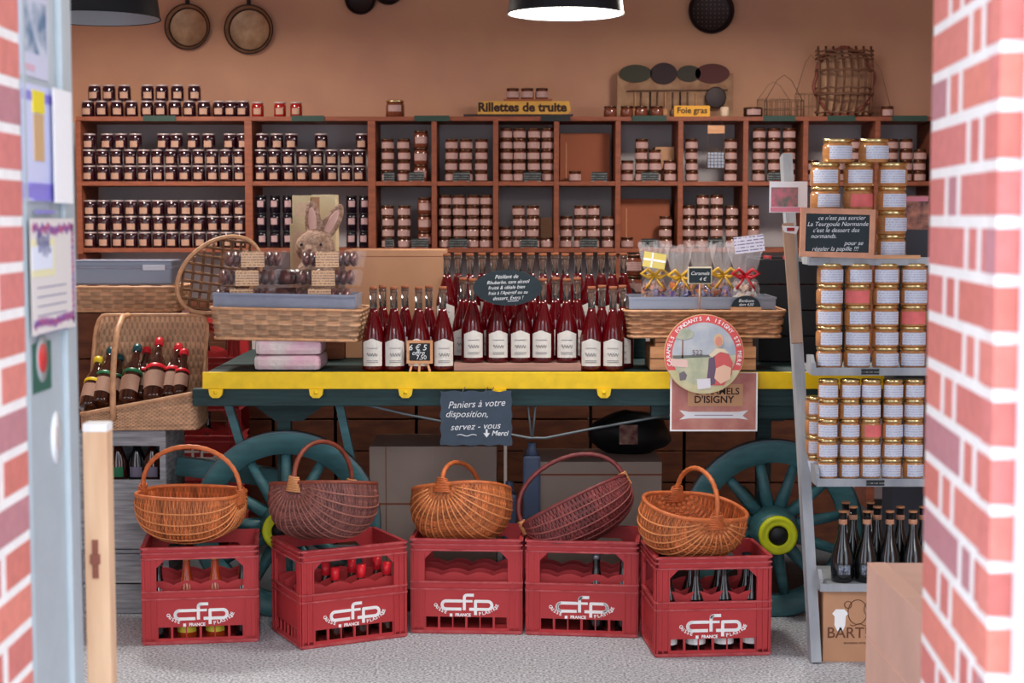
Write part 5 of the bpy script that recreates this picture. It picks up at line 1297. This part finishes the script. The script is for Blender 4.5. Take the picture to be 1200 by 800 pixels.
# ------------------------------------------------------------------ ladder shelf
LA = Vector((at(955, 782, 5.36).x, 5.36, 0)); LT = at(921, 182, 5.72)
t = thing('ladder_shelf', 'grey wooden ladder shelf stacked with pots beside the brick pillar', 'shelf', (LA.x, LA.y, 0))
def lrel(v): return v-Vector((LA.x, LA.y, 0))
top_ = lrel(LT)
RWD = .60
MB().bar((0, 0, 0), top_, .034, .062, up=(0, 1, 0)).build('rail', M_grey_wood, t)
MB().bar((RWD, 0, 0), (RWD+top_.x, top_.y, top_.z), .034, .062, up=(0, 1, 0)).build('rail', M_grey_wood, t)
MB().bar(tuple(lrel(at(934, 402, 5.50))), tuple(lrel(at(923, 262, 5.60))), .036, .02, up=(0, 1, 0)).build('brown_batten', mat('brown_batten', (150, 122, 104), .8, var=.15, stretch=(1, 1, .3)), t)
def rail_at(z): f_ = z/top_.z; return Vector((LA.x+top_.x*f_, LA.y+top_.y*f_, z))
shelves = []
for k, (py, Yf) in enumerate(((690, 5.34), (567, 5.36), (437, 5.40), (308, 5.43))):
    z = at(1000, py-5, Yf).z; rp = rail_at(z); dpt = (.24, .22, .17, .16)[k]
    x0 = rp.x+.018; x1 = rp.x+RWD-.018
    MB().bb(x0-LA.x, x1-LA.x, Yf-LA.y, Yf+dpt+.06-LA.y, z-.014, z, bev=.001).build('shelf_board', M_grey_wood, t)
    MB().bb(x0-LA.x, x1-LA.x, Yf-.008-LA.y, Yf-.0005-LA.y, z-.022, z+.004, bev=.001).build('front_batten', M_grey_wood, t)
    MB().prism([(0, -.02), (.10, -.02), (.10, .04), (.03, .045), (0, .02)], -.006, .006, M=Matrix.Translation((x0-LA.x+.004, Yf-LA.y, z)) @ Matrix.Rotation(PI/2, 4, 'Z')).build('side_cheek', M_grey_wood, t)
    shelves.append((z, Yf))
def pots(proto, xs, rows, z, Y, h, desc, grp, pink=(), skip=()):
    for r_ in range(rows):
        for ci, x in enumerate(xs):
            if (ci, r_) in skip: continue
            o_ = put(proto, (at(x, 500, Y).x+random.uniform(-.001, .001), Y+random.uniform(-.002, .002), z+r_*(h+.0002)), f'gold lidded pot, {LV[r_]} up, {ORD[ci+1]} column from the rail, {desc}', grp, rotz=random.uniform(-.3, .3))
            if (ci, r_) in pink: remat(o_, 'paper_label', M_label_pink)
s3 = make_jar('rillettes_pot', '', 'pot', .0345, .0665, M_rill, M_gold, M_label_big, 1.05, .008, .048, .011)
s2 = make_jar('rillettes_pot', '', 'pot', .0445, .0700, M_rill, M_gold, M_label_big, 1.0, .008, .050, .011)
s1 = make_jar('rillettes_pot', '', 'pot', .0500, .0800, M_rill, M_gold, M_label_big, .92, .012, .056, .013)
YL = 5.36+.045
pots(s3, (970, 995.5, 1020, 1045.5, 1070.5, 1096), 5, shelves[1][0], YL, .0665, 'second ladder step', 'pots on the second ladder step', pink={(2, 2)})
pots(s3, (955, 982), 4, shelves[1][0], YL+.085, .0665, 'second step back row', 'back row pots on the second ladder step')
pots(s2, (970, 1003, 1035.5, 1068, 1101), 5, shelves[2][0], 5.40+.055, .0700, 'third ladder step', 'pots on the third ladder step', pink={(1, 3), (3, 2)})
pots(s1, (963, 1001, 1040), 4, shelves[3][0], 5.43+.065, .0800, 'top ladder step', 'pots on the top ladder step', pink={(1, 2)})
for i, x in enumerate((976, 1018)):
    put(s1, (at(x, 500, 5.5).x, 5.495, shelves[3][0]+4*.0802), f'gold lidded pot crowning the top ladder step, {ORD[i+1]} of two', 'pots on the top ladder step', rotz=.2)
# pot whose back faces us, price strips
for k, (px, py) in enumerate(((1019, 437), (1025, 567))):
    z, Yf = shelves[2-k]; 
    MB().bb(-.03, .03, 0, .002, -.018, .002).build('price_strip', M_tagline, t, loc=(at(px, py, Yf).x-LA.x, Yf-.0115-LA.y, z))
MB().bb(0, .18, 0, .008, 0, .012).build('side_stop', M_lightwood, t, loc=(at(1015, 305, 5.42).x-LA.x, 5.415-LA.y, shelves[3][0]+.0))
# framed chalkboard
cb = at(981, 279, 5.385)
t2 = thing('chalk_sign', 'pink wood framed chalkboard with white writing in front of the top pots', 'sign', cb, rot=(-.03, math.radians(1.5), 0)); hw, hh = 43.5*5.385/F, 28.5*5.385/F
MB().bb(-hw, hw, -.006, .006, hh-.018, hh).bb(-hw, hw, -.006, .006, -hh, -hh+.018).bb(-hw, -hw+.018, -.006, .006, -hh+.0182, hh-.0182).bb(hw-.018, hw, -.006, .006, -hh+.0182, hh-.0182).build('frame', mat('pink_wood', (206, 146, 116), .6, var=.1), t2)
MB().bb(-hw+.018, hw-.018, -.001, .004, -hh+.0182, hh-.0182).build('board', M_slated, t2)
for i, (s_, dx) in enumerate((('ce n\'est pas sorcier', .012), ('La Teurgoule Normande', .0), ('c\'est le dessert des', -.005), ('normands.', -.045), ('pour se', .055), ('régaler la papille !!!', -.006))):
    text(s_, .0205, M_chalk, t2, (dx, -.0016, .050-.0205*i), shear=.3, ext=.0003, rot=(PI/2, -.03, 0), offs=-.0001, sx=.98)
t2.location.z = shelves[3][0]+hh+.005
# leaflet clipped on the rail
t3 = thing('leaflet', 'pink and white picture leaflet pinned high on the ladder rail', 'leaflet', at(922, 231, 5.63), rot=(0, 0, 0)); lw, lh = 22*5.63/F, 18*5.63/F
MB().bb(-lw, lw, -.003, -.001, -lh, lh).build('sheet', M_paper, t3); MB().bb(-lw+.006, lw*.5, -.004, -.003, -lh+.02, lh-.02).build('picture', mat('leaflet_print', (206, 110, 130), .6, rgb2=(90, 110, 100), scale=30), t3); MB().bb(-lw+.004, lw-.004, -.004, -.003, -lh+.003, -lh+.018).build('band', mat('leaflet_pink', (216, 130, 150), .6), t3)
t3.location.y = 5.60
t4 = thing('leaflet', 'small folded paper stuck under the pinned leaflet on the rail', 'leaflet', at(926, 268, 5.57)); MB().prism([(-.03, .01), (.03, .008), (.02, -.018), (-.02, -.012)], -.004, -.002).build('sheet', M_paper, t4); MB().bb(-.012, .014, -.005, -.004, -.008, .004).build('picture', M_reddull, t4)
# leaflet near the pillar behind
t5 = thing('leaflet', 'colourful leaflet standing behind the pots next to the brick pillar', 'leaflet', (at(1072, 250, 5.75).x, 5.75, at(1072, 269, 5.75).z)); MB().bb(-.05, .05, 0, .003, 0, .12).build('sheet', mat('leaflet_mix', (196, 130, 110), .6, rgb2=(90, 60, 60), scale=26), t5)
MB().bb(-.046, .046, -.001, 0, .10, .116).build('band', mat('leaflet_pink', (216, 130, 150), .6), t5)
gs = MB().bb(at(1045, 300, 5.8).x, at(1120, 300, 5.8).x, 5.74, 5.885, 0, at(1072, 269, 5.75).z-.0, bev=.002).build('dark_cabinet', mat('dark_grey_cab', (60, 62, 72), .7)); tag(gs, 'dark grey cabinet standing behind the ladder shelf at the pillar', 'cabinet')
MB().bb(at(1045, 300, 5.8).x+.01, at(1120, 300, 5.8).x-.01, 5.738, 5.7395, .9, 1.2).build('panel', MATS['black_crate'], gs)
# beer bottles on the bottom step
beer = thing('beer_bottle', '', 'bottle')
MB().lathe([(0, 0), (.034, 0), (.0375, .006), (.039, .05), (.0380, .085), (.031, .112), (.019, .145), (.0125, .175), (.0125, .235), (0, .235)], 24).build('bottle_body', M_glassdk, beer)
MB().lathe([(.0132, .195), (.0150, .197), (.0150, .207), (.0136, .212)], 14, cap=False).build('neck_band', mat('neck_label', (196, 140, 110), .6), beer); MB().lathe([(0, .234), (.0150, .235), (.0145, .241), (0, .242)], 16).build('cap', mat('beer_cap', (190, 130, 90), .5), beer)
q = MB().arc_label(.0392, .03, .062, .5, 8); q.build('printed_label', mat('beer_print', (150, 160, 180), .6, rgb2=(20, 22, 28), scale=160), beer)
Zb, Yb = shelves[0]
for j, (xs, Y) in enumerate((((988, 1016, 1043, 1070), Yb+.055), ((1000, 1028, 1055, 1082), Yb+.14), ((991, 1020), Yb+.225))):
    for i, x in enumerate(xs): put(beer, (at(x, 600, Y).x, Y, Zb), f'black beer bottle on the bottom ladder step, {("front", "second", "back")[j]} row, {ORD[i+1]} from the rail', 'black beer bottles')
# beer carton on the floor
x0, x1 = at(964, 770, 5.36).x, at(1075, 770, 5.36).x
t6 = thing('beer_carton', 'brown carton with sheep drawing on the floor under the bottom ladder step', 'box', ((x0+x1)/2, 5.36, 0)); W = x1-x0; zt_ = Zb-.024
MB().bb(-W/2, W/2, 0, .24, 0, zt_, bev=.002).build('carton', M_card, t6)
M_brink = mat('brown_ink', (110, 66, 46), .7)
text('BARTHIN', .052, M_brink, t6, (-W/2+.012, -.0008, .098), align='LEFT', name='printed_lettering', offs=.0004)
text('BRASSERIE ARTISANALE', .010, M_brink, t6, (-W/2+.07, -.0008, .064), align='LEFT', name='printed_lettering')
def ell(cx_, cz, a, b_, n_=28): return [(cx_+a*math.cos(2*PI*i/n_), cz+b_*math.sin(2*PI*i/n_)) for i in range(n_)]
MB().tube([(x, -.001, z) for x, z in ell(-W/2+.115, .17, .032, .042)], .0014, 5, closed=True).tube([(x, -.001, z) for x, z in ell(-W/2+.083, .195, .012, .012)], .0014, 5, closed=True).tube([(x, -.001, z) for x, z in ell(-W/2+.155, .18, .018, .024)], .0014, 5, closed=True).tube([(-W/2+.09+.008*i, -.001, .127-.004*math.sin(i*1.2)) for i in range(8)], .0014, 5).build('drawing', M_brink, t6)
MB().prism([(-W/2+.03+x, .105+z) for x, z in ((0, .06), (.012, .075), (.04, .075), (.055, .06), (.046, .052), (.044, .02), (.036, .0), (.018, .0), (.008, .02), (.008, .05))], -.0012, -.0004).build('sheep_print', M_white, t6)
for nm in ('jam_jar',): pass
bpy.context.view_layer.update()
